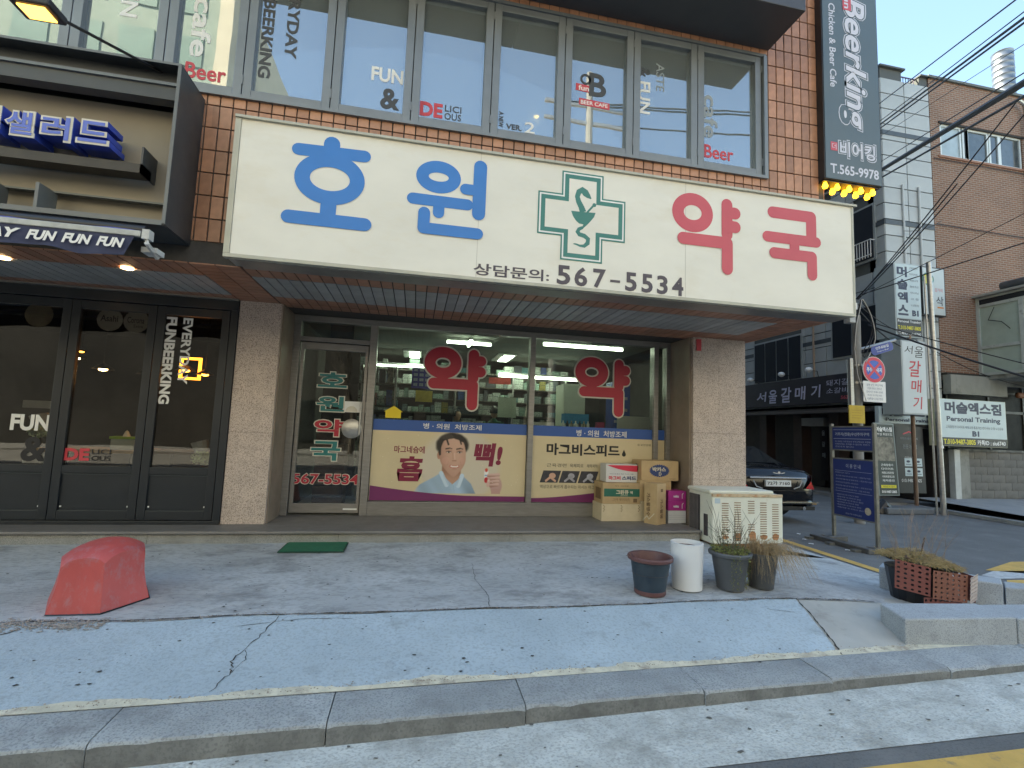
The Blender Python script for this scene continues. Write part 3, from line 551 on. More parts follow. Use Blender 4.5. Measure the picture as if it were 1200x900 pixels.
for i in range(3):
    x0 = 1.75 + .275 * i; B().poly(f, [(x0 - .02, .855), (x0 + .235, .855), (x0 + .285, 1.02), (x0 + .03, 1.02)], .002).obj('photo_print', mat('photo_print', (.045, .045, .055), .4, .4, 14), t)
    b = B(); b.disc(f, x0 + .16, .95, .05, .003, 9, .04); b.stroke(f, [(x0 + .07, .88), (x0 + .13, .93), (x0 + .2, .88)], .03, .003); b.obj('photo_print', (SKINP, mat('photo_grey', (.35, .35, .4), .4, .3, 20), mat('photo_pale', (.4, .42, .5), .4, .3, 20))[i], t)
L_('액상으로 빠르게 흡수되는 마시는 마그네슘', LGREY, 1.735, .775, 2.62, .825); L_('유한양행', LGREY, 3.22, 1.40, 3.38, 1.43); B().ring(f, 3.19, 1.415, .012, .012, .005, .002, 14).obj('lettering', LGREY, t)
settle(t, (2.5, 6.652, .59))
B().rect(front(6.652), 3.475, 1.495, 3.595, 1.64).obj('blue_vinyl_strip', STRIPB, label='short blue vinyl strip on the narrow pane by the right pillar', category='vinyl strip'); B().rect(front(6.652), 3.475, .9, 3.595, 1.49).obj('cream_vinyl_strip', CREAMW, label='cream vinyl strip on the narrow pane below the blue strip', category='vinyl strip')

# ---- rounded sign strokes shared by the fascia sign and the window letters (x, z measured on the sign)
def yak(b, f, ox, oz, s, wd, n, grow=0):                 # 약 : ring, two ticks, giyeok
    sx, sz = s if isinstance(s, tuple) else (s, s); T = lambda p: (ox + sx * p[0], oz + sz * p[1]); wd_ = wd * (sx + sz) / 2 + grow
    b.ring(f, *T((-.145, .25)), .167 * sx, .145 * sz, wd_ * 1.02, n, 44); b.stroke(f, [T((.25, .385)), T((.25, .06))], wd_, n + .001); b.stroke(f, [T((.25, .30)), T((.345, .30))], wd_, n + .002); b.stroke(f, [T((.25, .15)), T((.345, .15))], wd_, n + .003)
    b.stroke(f, [T((-.255, -.035)), T((.25, -.035)), T((.25, -.31))], wd_, n + .004)
for cx, cz, lab in ((.480, 2.185, 'large crimson Korean window letter with cream outline above the smiling man poster'), (2.605, 2.185, 'large crimson Korean window letter with cream outline above the cream poster')):
    t = thing('window_letter', lab, 'lettering', group='large crimson letters on the pharmacy windows'); f = front(6.654)
    b = B(); yak(b, f, cx, cz, (1.05, .99), .142, 0, .04); b.obj('outline', PALEG, t); b = B(); yak(b, f, cx, cz, (1.05, .99), .142, .008); b.obj('letter', CRIM, t); settle(t, (cx, 6.654, cz))

# ================================================================== PHARMACY FASCIA SIGN
t = thing('pharmacy_sign', 'long cream pharmacy sign box with blue and red Korean letters and a green cross', 'sign')
B().box(-1.665, 4.665, 4.455, 4.725, 2.94, 4.20).obj('box', mat('sign_box_side', (.3, .3, .27), .6, .2, 3), t); B().box(-1.63, 4.64, 4.445, 4.456, 2.965, 4.18).obj('panel', SIGNB, t)
b = B(); b.box(-1.68, 4.70, 4.42, 4.5, 4.18, 4.205); b.box(-1.68, 4.66, 4.435, 4.5, 2.93, 2.963); b.box(-1.68, -1.632, 4.435, 4.5, 2.963, 4.18); b.box(4.64, 4.665, 4.437, 4.5, 2.963, 4.18); b.obj('edge_trim', mat('painted_trim', (.42, .42, .36), .5, .15, 3, metal=.2), t, bevel=.003)
f = front(4.443); W_ = .142
def ch(m_, fn): b = B(); fn(b); b.obj('letter', m_, t)
def ho(b):
    b.stroke(f, [(-.872, 4.06), (-.872, 3.98)], .14, .0); b.stroke(f, [(-1.15, 3.972), (-.585, 3.985)], .112, .001); b.ring(f, -.868, 3.73, .235, .175, .13, .002, 48); b.stroke(f, [(-.864, 3.56), (-.864, 3.35)], .135, .003, cap=False); b.stroke(f, [(-1.19, 3.345), (-.545, 3.345)], .12, .004)
def won(b):
    b.ring(f, .09, 3.885, .15, .10, .115, 0, 44); b.stroke(f, [(-.135, 3.65), (.37, 3.65)], .108, .001); b.stroke(f, [(.105, 3.65), (.105, 3.54)], .105, .002); b.stroke(f, [(.478, 4.04), (.478, 3.575)], .125, .003); b.stroke(f, [(.345, 3.80), (.478, 3.80)], .105, .0045); b.stroke(f, [(-.025, 3.525), (-.025, 3.378), (.475, 3.378)], .108, .006)
def yk(b): yak(b, f, 2.845, 3.62, 1.0, .128, 0)
def guk(b):
    b.stroke(f, [(3.645, 3.995), (4.12, 3.995), (4.12, 3.74)], .128, 0); b.stroke(f, [(3.575, 3.718), (4.18, 3.718)], .118, .001); b.stroke(f, [(3.905, 3.70), (3.905, 3.57)], .12, .002, cap=False); b.stroke(f, [(3.655, 3.545), (4.12, 3.545), (4.12, 3.345)], .122, .003)
ch(BLUE, ho); ch(BLUE, won); ch(RED, yk); ch(RED, guk)
B().text(f, '상담문의:', .455, 2.985, 1.185, 3.10, .001, bold=.018).obj('lettering', DGREY, t); 
for c_, a, e in (('5', 210, 270), ('6', 288, 346), ('7', 372, 430), ('-', 450, 496), ('5', 520, 574), ('5', 597, 650), ('3', 670, 722), ('4', 743, 798)):
    X_ = lambda p: 1.262 + (600 + p / 4 - 652.5) * .009085
    B().text(f, c_, X_(a), 2.972 if c_ != '-' else 3.045, X_(e), 3.165 if c_ != '-' else 3.07, .001, bold=.028).obj('digit', DGREY, t)
for x in (.48, 2.62): B().box(x - .0015, x + .0015, 4.4438, 4.4446, 2.965, 4.18).obj('panel_seam', mat('seam_grey', (.42, .41, .36), .6, 0), t)

def plus(c, hw, arm): x, z = c; return [(x - arm, z + hw), (x - arm, z - hw), (x - hw, z - hw), (x - hw, z - arm), (x + hw, z - arm), (x + hw, z - hw), (x + arm, z - hw), (x + arm, z + hw), (x + hw, z + hw), (x + hw, z + arm), (x - hw, z + arm), (x - hw, z + hw)]
c = (1.503, 3.672); lay = B(); lay2 = B(); lay3 = B(); B().poly(f, plus(c, .215, .452), .001).obj('emblem', GREEN, t); B().poly(f, plus(c, .2, .437), .0016).obj('emblem', WHITE, t); B().poly(f, plus(c, .185, .422), .0024).obj('emblem', GREEN, t); B().poly(f, plus(c, .142, .379), .0028).obj('emblem', SIGNB, t)
# bowl, snake and pestle
def E(u, v): return (1.043 + (u - 62) / 720 * .925, 4.125 - (v - 75) / 755 * .91 - (u - 420) * -.00014)
def EP(pts): return [(lambda p: (p[0], p[1] + (u - 420) * .00006))(E(u, v)) for u, v in pts]
b = B(); b.poly(f, EP([(330, 395), (400, 405), (460, 412), (527, 420), (515, 455), (490, 487), (460, 520), (425, 552), (415, 545), (430, 515), (395, 505), (370, 480), (345, 440)])[::-1], .0034)
b.stroke(f, EP([(462, 410), (490, 378), (513, 352)]), .02, .004); b.disc(f, *EP([(515, 353)])[0], .02, .0042)
def snake(pts, ws, n):
    k = len(pts); vs_ = []
    for i in range(k):
        a = V(pts[max(0, i - 1)]); c_ = V(pts[min(k - 1, i + 1)]); d = (c_ - a).normalized(); e = V((-d.y, d.x)) * ws[i] / 2; p = V(pts[i]); vs_ += [f(*(p - e), n), f(*(p + e), n)]
    b.add(vs_, [(2 * i, 2 * i + 2, 2 * i + 3, 2 * i + 1) for i in range(k - 1)])
snake(EP([(488, 298), (465, 275), (440, 245), (415, 222), (388, 235), (376, 275), (388, 320), (410, 365), (425, 410)]), [.01, .05, .075, .07, .055, .05, .055, .06, .07], .0036)
snake(EP([(425, 540), (395, 552), (385, 575), (400, 597), (440, 612), (470, 640), (468, 675), (440, 698), (405, 693), (375, 678), (355, 674)]), [.03, .035, .045, .045, .045, .045, .045, .035, .022, .016, .01], .0038)
b.obj('emblem', GREEN, t); settle(t, (1.5, 4.72, 2.94))

# ================================================================== PHARMACY INTERIOR
inn = B()
inn.box(-1.75, 3.75, 6.745, 11.2, 2.98, 3.05); inn.obj('ceiling', mat('shop_ceiling', (.20, .205, .19), .8, .1, 2), bld)
structure(B().box(-1.6, 4.4, 6.745, 11.2, .38, .401).obj('shop_floor', mat('shop_floor_tile', (.16, .15, .14), .5, .2, 2)))
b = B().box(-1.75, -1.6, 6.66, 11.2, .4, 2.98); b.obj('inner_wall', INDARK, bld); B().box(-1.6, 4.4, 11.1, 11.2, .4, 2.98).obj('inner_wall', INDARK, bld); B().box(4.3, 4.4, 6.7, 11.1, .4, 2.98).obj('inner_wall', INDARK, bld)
t = thing('medicine_shelf', 'tall dark shelving against the back wall of the pharmacy', 'shelf')
DK = mat('dark_shelf_wood', (.07, .06, .05), .5, .15, 4)
B().box(-1.55, 3.0, 10.0, 10.03, .4, 2.72).obj('back_panel', DK, t)
zs = [.5 + .27 * i for i in range(9)]
for z in zs: B().box(-1.55, 3.0, 9.66, 10.0, z - .02, z).obj('shelf_board', DK, t)
for x in (-1.55, -.4, .75, 1.9, 3.0): B().box(x - .015, x + .015, 9.655, 10.0, .4, 2.74).obj('upright', ALU, t)
settle(t, (.7, 9.8, .4))
cols_ = [mat('box_' + n_, c, .55, .45, 30, rnd=.35, speck=(26, .55, (.02, .04, .05))) for n_, c in (('white', (.34, .36, .33)), ('pale_green', (.20, .28, .23)), ('grey', (.15, .17, .17)), ('dark', (.05, .05, .06)), ('blue', (.03, .06, .20)), ('teal', (.06, .16, .17)), ('cream', (.30, .27, .19)), ('red', (.26, .04, .035)), ('yellow', (.32, .25, .05)))]
bp = {}; n_box = 0
for z in zs[1:]:
    x = -1.5
    while x < 2.93 and n_box < 296:
        w_ = random.choice((.08, .1, .13, .16, .2)); h_ = random.choice((.1, .14, .18, .21)); k = (w_, h_, min(8, int(random.expovariate(.55))))
        if rr(0, 1) < .93:
            if k not in bp: bp[k] = o = B().box(0, w_ - .008, 0, .22, 0, h_).obj('medicine_box', cols_[k[2]])
            else: o = copyto(bp[k], None)
            o.location = (x, 9.68 + rr(0, .03), z); n_box += 1; o['label'] = 'small medicine box in the packed rows on the back shelves of the pharmacy'; o['category'] = 'box'; o['group'] = 'medicine boxes on the pharmacy back shelves'
        x += w_
def simple(name, label, cat, m_, *boxes, bevel=0):
    b = B()
    for q in boxes: b.box(*q)
    return b.obj(name, m_, bevel=bevel, label=label, category=cat)
t = thing('counter', 'pale glass topped counter behind the posters inside the pharmacy', 'counter'); B().box(-.3, 2.6, 8.25, 8.75, .4, 1.35).obj('body', mat('counter_laminate', (.3, .28, .24), .5, .1, 2), t); B().box(-.33, 2.63, 8.2, 8.8, 1.35, 1.38).obj('top', DK, t); settle(t, (1.1, 8.5, .4))
t = thing('blue_promo_panel', 'purple blue promotional panel hanging over the counter left of the big window letter', 'sign')
B().box(-.10, .22, 8.6, 8.64, 2.22, 2.58).obj('panel', mat('purple_blue', (.05, .04, .33), .5, .1, 3), t); b = B()
for i in range(4):
    for j in range(3): b.rect(front(8.595), -.07 + .1 * j, 2.26 + .085 * i, .0 + .1 * j, 2.31 + .085 * i)
b.obj('print', mat('pale_print', (.35, .38, .55), .5, .3, 40), t); settle(t, (.05, 8.6, 2.2))
simple('yellow_price_card', 'yellow and red price card hanging inside the first pharmacy window', 'card', mat('yellow_card', (.55, .42, .06), .5, .2, 20), (-.02, .26, 8.4, 8.41, 1.98, 2.17))
simple('wall_calendar', 'large pale green paper calendar behind the first pharmacy window', 'calendar', mat('calendar_paper', (.48, .54, .44), .7, .05, 3), (1.42, 1.75, 8.55, 8.56, 1.78, 2.14))
simple('red_shop_sign', 'small red sign on top of the shelves near the middle mullion', 'sign', mat('red_sign', (.45, .05, .04), .5, .2, 15), (1.35, 1.78, 9.3, 9.33, 2.44, 2.56))
t = thing('refrigerator', 'pale cream drinks fridge standing behind the second window letter', 'refrigerator'); B().box(2.55, 2.95, 8.3, 8.8, .4, 2.42).obj('body', mat('fridge_cream', (.62, .64, .54), .45, .05, 2), t, bevel=.01); B().box(2.56, 2.94, 8.285, 8.3, 1.3, 2.38).obj('door', mat('fridge_door', (.55, .58, .5), .3, .05, 2), t); settle(t, (2.7, 8.5, .4))
t = thing('display_tower', 'bright blue product display tower behind the second pharmacy window', 'display'); B().box(3.28, 3.62, 7.9, 8.15, .4, 2.45).obj('body', mat('display_blue', (.03, .10, .45), .4, .08, 4), t)
for z in (1.75, 1.95, 2.15): B().rect(front(7.895), 3.33, z, 3.57, z + .05).obj('print', mat('pale_print', (.35, .38, .55)), t)
settle(t, (3.4, 8, .4))
simple('white_partition', 'plain pale partition panel standing behind the window near the right pillar', 'partition', mat('partition_grey', (.52, .52, .48), .6, .06, 2), (3.02, 3.56, 7.02, 7.05, .4, 1.84)); simple('blue_counter_box', 'light blue product carton on the counter under the second window letter', 'box', mat('carton_blue', (.04, .25, .5), .5, .2, 10), (2.35, 2.75, 7.55, 7.75, 1.70, 1.86)); simple('side_table', 'dark side shelf holding cartons behind the cream poster', 'shelf', DK, (2.1, 3.2, 7.5, 7.9, 1.58, 1.62), (2.1, 2.14, 7.5, 7.9, .4, 1.58), (3.16, 3.2, 7.5, 7.9, .4, 1.58))
simple('white_tray', 'white curved tray on the side shelf next to the middle mullion', 'tray', WHITE, (1.75, 2.1, 7.3, 7.5, 1.62, 1.70))
simple('pink_carton', 'small pink carton on the side shelf below the second window letter', 'box', mat('pink_print', (.5, .05, .14), .5, .1, 5), (2.88, 3.0, 7.5, 7.6, 1.62, 1.74))
for i in range(7):
    b = B().lathe([(0, 0), (.022, 0), (.024, .08), (.01, .1), (.01, .125), (0, .125)], (2.32 + .07 * i, 7.55, 1.62), 8); b.obj('small_bottle', (WHITE, cols_[3], cols_[6])[i % 3], smooth=True, label='small bottle lined up on the side shelf behind the cream poster', category='bottle', group='small bottles on the pharmacy side shelf')
t = thing('crate_stack', 'stack of dark reddish brown crates seen through the lower door glass', 'crates'); CRT = mat('brown_crate', (.10, .045, .035), .6, .2, 6)
for i in range(7): B().box(-1.35, -.95, 7.3, 7.7, .41 + .145 * i, .54 + .145 * i).obj('crate', CRT, t, bevel=.008)
settle(t, (-1.15, 7.5, .4))
t = thing('door_side_rack', 'narrow rack of small goods seen through the right side of the pharmacy door', 'rack'); [B().box(-.85, -.35, 7.9, 8.2, z, z + .02).obj('shelf_board', DK, t) for z in (.8, 1.15, 1.5, 1.85, 2.2)]
for z in (.82, 1.17, 1.52, 1.87, 2.22):
    for i in range(4): B().box(-.83 + .12 * i, -.74 + .12 * i, 7.9, 8.1, z, z + rr(.12, .26)).obj('goods', cols_[(i * 3 + int(z * 7)) % 9], t)
for x in (-.86, -.35): B().box(x, x + .02, 7.9, 8.2, .4, 2.5).obj('upright', ALU, t)
settle(t, (-.6, 8, .4)); simple('dark_curtain', 'dark brown curtain hanging behind the left part of the pharmacy door', 'curtain', mat('brown_curtain', (.07, .055, .045), .9, .2, 5), (-1.5, -.95, 8.4, 8.45, .4, 2.9))
def ceil_tube(p0, p1, label, r=.02):
    t = thing('fluorescent_light', label, 'light'); B().tube([p0, p1], r, 8).obj('tube', FLUO, t); q = [V(p) + V((0, 0, .035)) for p in (p0, p1)]; B().tube(q, .03, 4).obj('housing', WHITE, t); settle(t, p0); return t
ceil_tube((1.88, 7.25, 2.90), (3.18, 7.25, 2.90), 'long fluorescent tube across the ceiling behind the second pharmacy window', .024); ceil_tube((.42, 7.65, 2.90), (1.12, 7.65, 2.90), 'short fluorescent tube lying across the cross shaped ceiling lamp'); ceil_tube((.78, 7.42, 2.895), (.78, 7.85, 2.895), 'short fluorescent tube pointing inward in the cross shaped ceiling lamp', .024)
ceil_tube((1.55, 9.4, 2.62), (3.4, 9.4, 2.62), 'long fluorescent tube low over the back shelves right of the big window letter', .028); ceil_tube((-.9, 9.4, 2.68), (.6, 9.4, 2.68), 'long fluorescent tube over the back shelves near the door', .015)
for x, y, l_ in ((-.12, 9.6, 'left'), (1.62, 9.3, 'right')): t = thing('ceiling_panel_light', 'square ceiling light panel in the pharmacy, %s of the crimson window letter' % l_, 'light'); B().box(x - .17, x + .17, y - .45, y + .45, 2.945, 2.975).obj('housing', WHITE, t); B().box(x - .05, x + .13, y - .4, y + .4, 2.935, 2.945).obj('tube', FLUO, t); settle(t, (x, y, 2.94))

# ================================================================== PEOPLE (inside, behind the counter)
SKIN = mat('skin', (.52, .32, .23), .55, .06, 6); HAIR = mat('black_hair', (.015, .013, .013), .5, .2, 60)
def person(label, x, y, z, h, top, turn):
    t = thing('person', label, 'person', (x, y, z)); t.rotation_euler = (0, 0, turn); s = h / 1.7
    J = [((0, 0, .93), .15), ((0, 0, 1.12), .145), ((0, .01, 1.32), .16), ((0, .01, 1.43), .075), ((0, -.005, 1.50), .055),
         ((.17, .01, 1.37), .065), ((.25, .0, 1.15), .05), ((.22, -.18, 1.02), .038), ((-.17, .01, 1.37), .065), ((-.25, .0, 1.15), .05), ((-.22, -.18, 1.02), .038),
         ((.09, 0, .86), .10), ((.1, -.01, .48), .068), ((.1, .01, .07), .045), ((.1, -.14, .04), .035), ((-.09, 0, .86), .10), ((-.1, -.01, .48), .068), ((-.1, .01, .07), .045), ((-.1, -.14, .04), .035)]
    E_ = [(0, 1), (1, 2), (2, 3), (3, 4), (2, 5), (5, 6), (6, 7), (2, 8), (8, 9), (9, 10), (0, 11), (11, 12), (12, 13), (13, 14), (0, 15), (15, 16), (16, 17), (17, 18)]
    me = bpy.data.meshes.new('body'); me.from_pydata([tuple(V(p) * s) for p, r in J], E_, []); me.materials.append(top); o = bpy.data.objects.new('body', me); COL.objects.link(o); o.parent = t
    sk = o.modifiers.new('skin', 'SKIN'); sk.use_smooth_shade = True
    if me.skin_vertices:
        pass
    else: me.attributes
    bm = bmesh.new(); bm.from_mesh(me); lay_ = bm.verts.layers.skin.verify(); bm.verts.ensure_lookup_table()
    for i, (p, r) in enumerate(J): bm.verts[i][lay_].radius = (r * s, r * s * (.75 if i < 3 else 1)); bm.verts[i][lay_].use_root = i == 0
    bm.to_mesh(me); bm.free(); o.modifiers.new('sub', 'SUBSURF').render_levels = 1
    bm = bmesh.new(); bmesh.ops.create_uvsphere(bm, u_segments=20, v_segments=14, radius=1)
    for v_ in bm.verts:
        c = v_.co; k = .86 + .14 * min(1, max(-1, c.z + .6)); nose = math.exp(-((c.x / .2) ** 2 + ((c.z + .08) / .28) ** 2)) * (1 if c.y < 0 else 0); c.x *= .076 * k; c.y = c.y * .092 * (k * .4 + .6) - .018 * nose; c.z *= .118
        v_.co = (c + V((0, -.01, 1.60))) * s
    me = bpy.data.meshes.new('head'); bm.to_mesh(me); bm.free(); me.materials.append(SKIN); me.polygons.foreach_set('use_smooth', [True] * len(me.polygons)); o = bpy.data.objects.new('head', me); COL.objects.link(o); o.parent = t
    bm = bmesh.new(); bmesh.ops.create_uvsphere(bm, u_segments=22, v_segments=14, radius=1)
    dead = [v_ for v_ in bm.verts if v_.co.z < -.35 or (v_.co.y < -.45 and v_.co.z < .45)]
    bmesh.ops.delete(bm, geom=dead, context='VERTS')
    for v_ in bm.verts: c = v_.co; q = 1 + .05 * noise.noise(c * 4); v_.co = (V((c.x * .089 * q, c.y * .108 * q, c.z * .13 * q)) + V((0, .0, 1.612))) * s
    me = bpy.data.meshes.new('hair'); bm.to_mesh(me); bm.free(); me.materials.append(HAIR); me.polygons.foreach_set('use_smooth', [True] * len(me.polygons)); o = bpy.data.objects.new('hair', me); COL.objects.link(o); o.parent = t
    b = B()
    for sx in (-.03, .03): b.lathe([(0, .004), (.008, .002), (.011, 0)], V((sx, -.098, 1.615)) * s, 8, axis=V((0, -1, 0)).to_track_quat('Z', 'Y'))
    b.obj('eyes', BLACK, t); return t
person('person with short black hair and a dark green top standing behind the counter', 1.42, 8.95, .401, 1.56, mat('green_top', (.03, .10, .06), .8, .1, 8), R(150))
person('person with dark hair standing low behind the counter left of the green topped one', .74, 8.98, .401, 1.47, mat('grey_top', (.12, .12, .14), .8, .1, 8), R(40))

# ================================================================== PUB SHOPFRONT (left)
pf = bpy.data.objects.new('pub_shopfront', None); COL.objects.link(pf); pf.parent = bld; GQ = front(6.044)
b = B(); b.box(-9, -2.06, 6.03, 6.14, 2.80, 2.925); b.box(-2.135, -2.06, 6.03, 6.14, .42, 2.80); b.box(-9, -2.06, 6.02, 6.16, .4, .44); b.obj('shopfront_frame', BLACKF, pf, bevel=.004)
b = B().box(-9, -2.06, 5.98, 6.03, 2.915, 2.93); b.obj('edge_trim', ALU, pf)
PE = [-2.14, -2.89, -3.715, -4.56, -5.4]
for i in range(4):
    x1, x0 = PE[i], PE[i + 1]; b = B(); s_ = .085 if i else .075
    b.box(x0 + .004, x0 + .085, 6.04, 6.10, .445, 2.795); b.box(x1 - .085, x1 - .004, 6.04, 6.10, .445, 2.795); b.box(x0 + .085, x1 - .085, 6.042, 6.10, .445, .54); b.box(x0 + .085, x1 - .085, 6.042, 6.10, .93, 1.01); b.box(x0 + .085, x1 - .085, 6.042, 6.10, 2.70, 2.795)
    d = b.obj('folding_door', BLACKF, pf, bevel=.004); B().box(x0 + .08, x1 - .08, 6.065, 6.08, .53, .94).obj('lower_panel', BLACKF, d); B().box(x0 + .08, x1 - .08, 6.068, 6.074, 1.0, 2.71).obj('pane', GLASSD, d)
    b = B(); b.box(x0 + .085, x1 - .085, 6.05, 6.058, .535, .545); b.box(x0 + .085, x1 - .085, 6.05, 6.058, .915, .925); b.obj('bead', mat('dark_bead', (.04, .05, .055), .4, 0), d)
    b = B()
    for xx in (x0 + .10, x1 - .10): b.box(xx, xx + .012, 6.055, 6.065, .575, .59)
    b.obj('screw_caps', WHITE, d)
    def dl(st, m_, u0, w0, u1, w1, **k): B().text(front(6.064), st, u0, w0, u1, w1, .001, **k).obj('lettering', m_, d)
    if i == 0: dl('EVERYDAY', LWHITE, -2.63, 1.93, -2.53, 2.68, rot=-1, bold=.03); dl('FUNBEERKING', LWHITE, -2.80, 1.70, -2.69, 2.68, rot=-1, bold=.04)
    if i == 1:
        dl('DE', LRED, -3.64, 1.06, -3.40, 1.19, bold=.045); dl('LICI', BLACK, -3.38, 1.13, -3.2, 1.185, bold=.01); dl('OUS', BLACK, -3.38, 1.06, -3.2, 1.115, bold=.01)
        for cx, st in ((-3.36, 'Asahi'), (-3.10, 'Corona')): B().poly(front(6.07), [(cx + .125 * math.cos(6.283 * k / 42) * (1 + .03 * (k % 2)), 2.60 + .125 * math.sin(6.283 * k / 42) * (1 + .03 * (k % 2))) for k in range(42)], .0).obj('bottle_cap_sign', mat('dim_grey_print', (.22, .22, .21), .6, .1, 9), d); B().text(front(6.07), st, cx - .09, 2.58, cx + .08, 2.65, .002, bold=.02).obj('lettering', BLACK, d)
        B().text(front(6.07), 'Extra', -3.12, 2.53, -3.03, 2.565, .002).obj('lettering', BLACK, d)
    if i == 2:
        dl('FUN', LWHITE, -4.155, 1.36, -3.80, 1.53, bold=.04); dl('&', BLACK, -4.03, 1.04, -3.79, 1.30, bold=.03)
        B().poly(front(6.07), [(-4.03 + .13 * math.cos(6.283 * k / 42) * (1 + .04 * (k % 2)), 2.60 + .13 * math.sin(6.283 * k / 42) * (1 + .04 * (k % 2))) for k in range(42)], .0).obj('bottle_cap_sign', mat('dim_brown_print', (.16, .14, .10), .6, .3, 9), d); B().rect(front(6.08), -4.08, 1.60, -3.80, 1.68).obj('notice', mat('dim_grey_print', (.22, .22, .21)), d); B().rect(front(6.1), -4.03, 1.02, -3.80, 1.14).obj('notice', WHITE, d)
# pub interior
t = thing('lantern_frame', 'orange lit square lantern frame behind the vertical white lettering of the pub', 'lantern'); PF = emit('lantern_orange', (1, .30, .03), 1.6)
for q in ((-3.02, -2.99, 2.05, 2.34), (-2.80, -2.77, 2.05, 2.34), (-2.99, -2.80, 2.05, 2.08), (-2.99, -2.80, 2.31, 2.34)): B().box(q[0], q[1], 6.98, 7.01, q[2], q[3]).obj('bar', PF, t)
settle(t, (-2.9, 7, 2.05))
b = B(); b.box(-9, -1.75, 9.9, 10, .4, 3.0); b.box(-9, -8.9, 6.1, 9.9, .4, 3.0); b.obj('pub_wall', mat('pub_wall_dark', (.05, .045, .04), .8, .3, 2), bld); B().box(-9, -1.75, 6.745, 9.9, 2.98, 3.05).obj('pub_ceiling', mat('pub_ceiling_dark', (.03, .03, .03), .8, .1, 2), bld); structure(B().box(-9, -1.75, 6.1, 9.9, .38, .401).obj('pub_floor', mat('pub_floor_wood', (.06, .045, .035), .5, .3, 3)))
PW, PO = emit('pub_warm_bulb', (1, .66, .32), 7), emit('pub_orange_bulb', (1, .36, .04), 6)
for i, (x, y, z, m_, r_) in enumerate(((-4.2, 7.0, 2.25, PW, .045), (-3.83, 6.9, 2.12, PW, .045), (-3.3, 6.8, 2.08, PW, .042), (-3.45, 7.4, 2.35, PW, .03), (-2.95, 7.0, 2.17, PO, .045), (-2.68, 6.9, 2.12, PO, .04), (-2.33, 6.9, 2.1, PO, .06), (-2.52, 7.1, 2.16, PO, .03), (-3.70, 6.25, 2.25, PO, .022))):
    t = thing('pendant_lamp', '%s pendant lamp glowing inside the pub, %s' % (('warm white', 'orange')[m_ is PO], ('behind the leftmost pane', 'behind the left edge of the middle pane', 'behind the right half of the middle pane', 'small and high behind the middle pane', 'behind the vertical white lettering', 'just right of the vertical white lettering', 'largest, near the right frame', 'tiny, left of the largest one', 'narrow, beside the frame of the middle pane')[i]), 'lamp')
    B().lathe([(0, -r_ * .6), (r_, -r_ * .3), (r_, r_ * .2), (0, r_ * .5)], (x, y, z), 12).obj('bulb', m_, t, smooth=True); B().lathe([(r_ * 2.6, -r_ * .1), (r_ * 1.2, r_ * 1.1), (.012, r_ * 1.6), (.0, r_ * 1.8)], (x, y, z), 16).obj('lamp_shade', BLACK, t, smooth=True); B().tube([(x, y, z + r_ * 1.6), (x, y, 2.98)], .004, 4).obj('cord', BLACK, t); settle(t, (x, y, z))
for x0, x1 in ((-4.4, -3.3), (-3.2, -2.3)):
    t = thing('pub_table', 'wooden pub table behind the %s black glazed door' % ('middle' if x0 < -4 else 'right hand'), 'table'); B().box(x0, x1, 6.75, 7.35, 1.10, 1.14).obj('tabletop', mat('light_wood', (.42, .27, .12), .5, .15, 4, stretch=(1, 8, 1)) if x0 < -4 else mat('dark_wood', (.12, .09, .07), .5, .15, 4), t)
    for xx in (x0 + .06, x1 - .06):
        for yy in (6.8, 7.3): B().tube([(xx, yy, .4), (xx, yy, 1.1)], .02, 6).obj('leg', BLACK, t)
    settle(t, (x0, 7, .4))
t = thing('napkin_box', 'white and lime green napkin box on the table behind the middle pub pane', 'box'); B().box(-3.62, -3.36, 6.82, 6.95, 1.14, 1.27).obj('body', mat('pale_mint', (.5, .58, .52), .5, 0), t, bevel=.01); B().box(-3.63, -3.35, 6.81, 6.96, 1.27, 1.30).obj('lid', mat('lime', (.35, .6, .03), .5, 0), t); B().lathe([(.045, 1.30), (.02, 1.36), (0, 1.38)], (-3.48, 6.88, 0), 6).obj('napkin', WHITE, t); settle(t, (-3.5, 6.9, 1.14))
def leaves(b, c, rad, n_, size, squash=1):
    for _ in range(n_):
        d = V((rr(-1, 1), rr(-1, 1), rr(-1, 1)));
        if d.length > 1: continue
        p = V(c) + V((d.x * rad, d.y * rad, d.z * rad * squash)); a = V((rr(-1, 1), rr(-1, 1), rr(-1, 1))).normalized(); e = a.cross(V((rr(-1, 1), rr(-1, 1), rr(-1, 1)))).normalized(); q = size * rr(.5, 1.2)
        b.add([p - a * q, p + e * q * .45, p + a * q, p - e * q * .45], [(0, 1, 2, 3)])
for x, y, z, lab, sc_ in ((-2.34, 6.28, 1.06, 'wrapped bunch of pale green flowers lying low behind the right pub pane', 1), (-3.98, 6.32, 1.30, 'bouquet of pale green flowers in paper behind the white FUN letters', .85)):
    t = thing('bouquet', lab, 'flowers'); b = B(); leaves(b, (x + .0, y - .08, z + .05), .13 * sc_, 800, .022, .6); leaves(b, (x + .13, y - .08, z + .03), .1 * sc_, 500, .02, .6); b.obj('foliage', mat('pale_green_petals', (.60, .74, .48), .7, .3, 30, rnd=0), t); B().lathe([(.02, -.02), (.07, .12), (.09, .24)], (x - .02, y, z), 10, axis=V((-.3, 0, 1)).to_track_quat('Z', 'Y')).obj('wrapping', mat('cellophane_grey', (.4, .42, .42), .3, .1, 5), t); settle(t, (x, y, z))
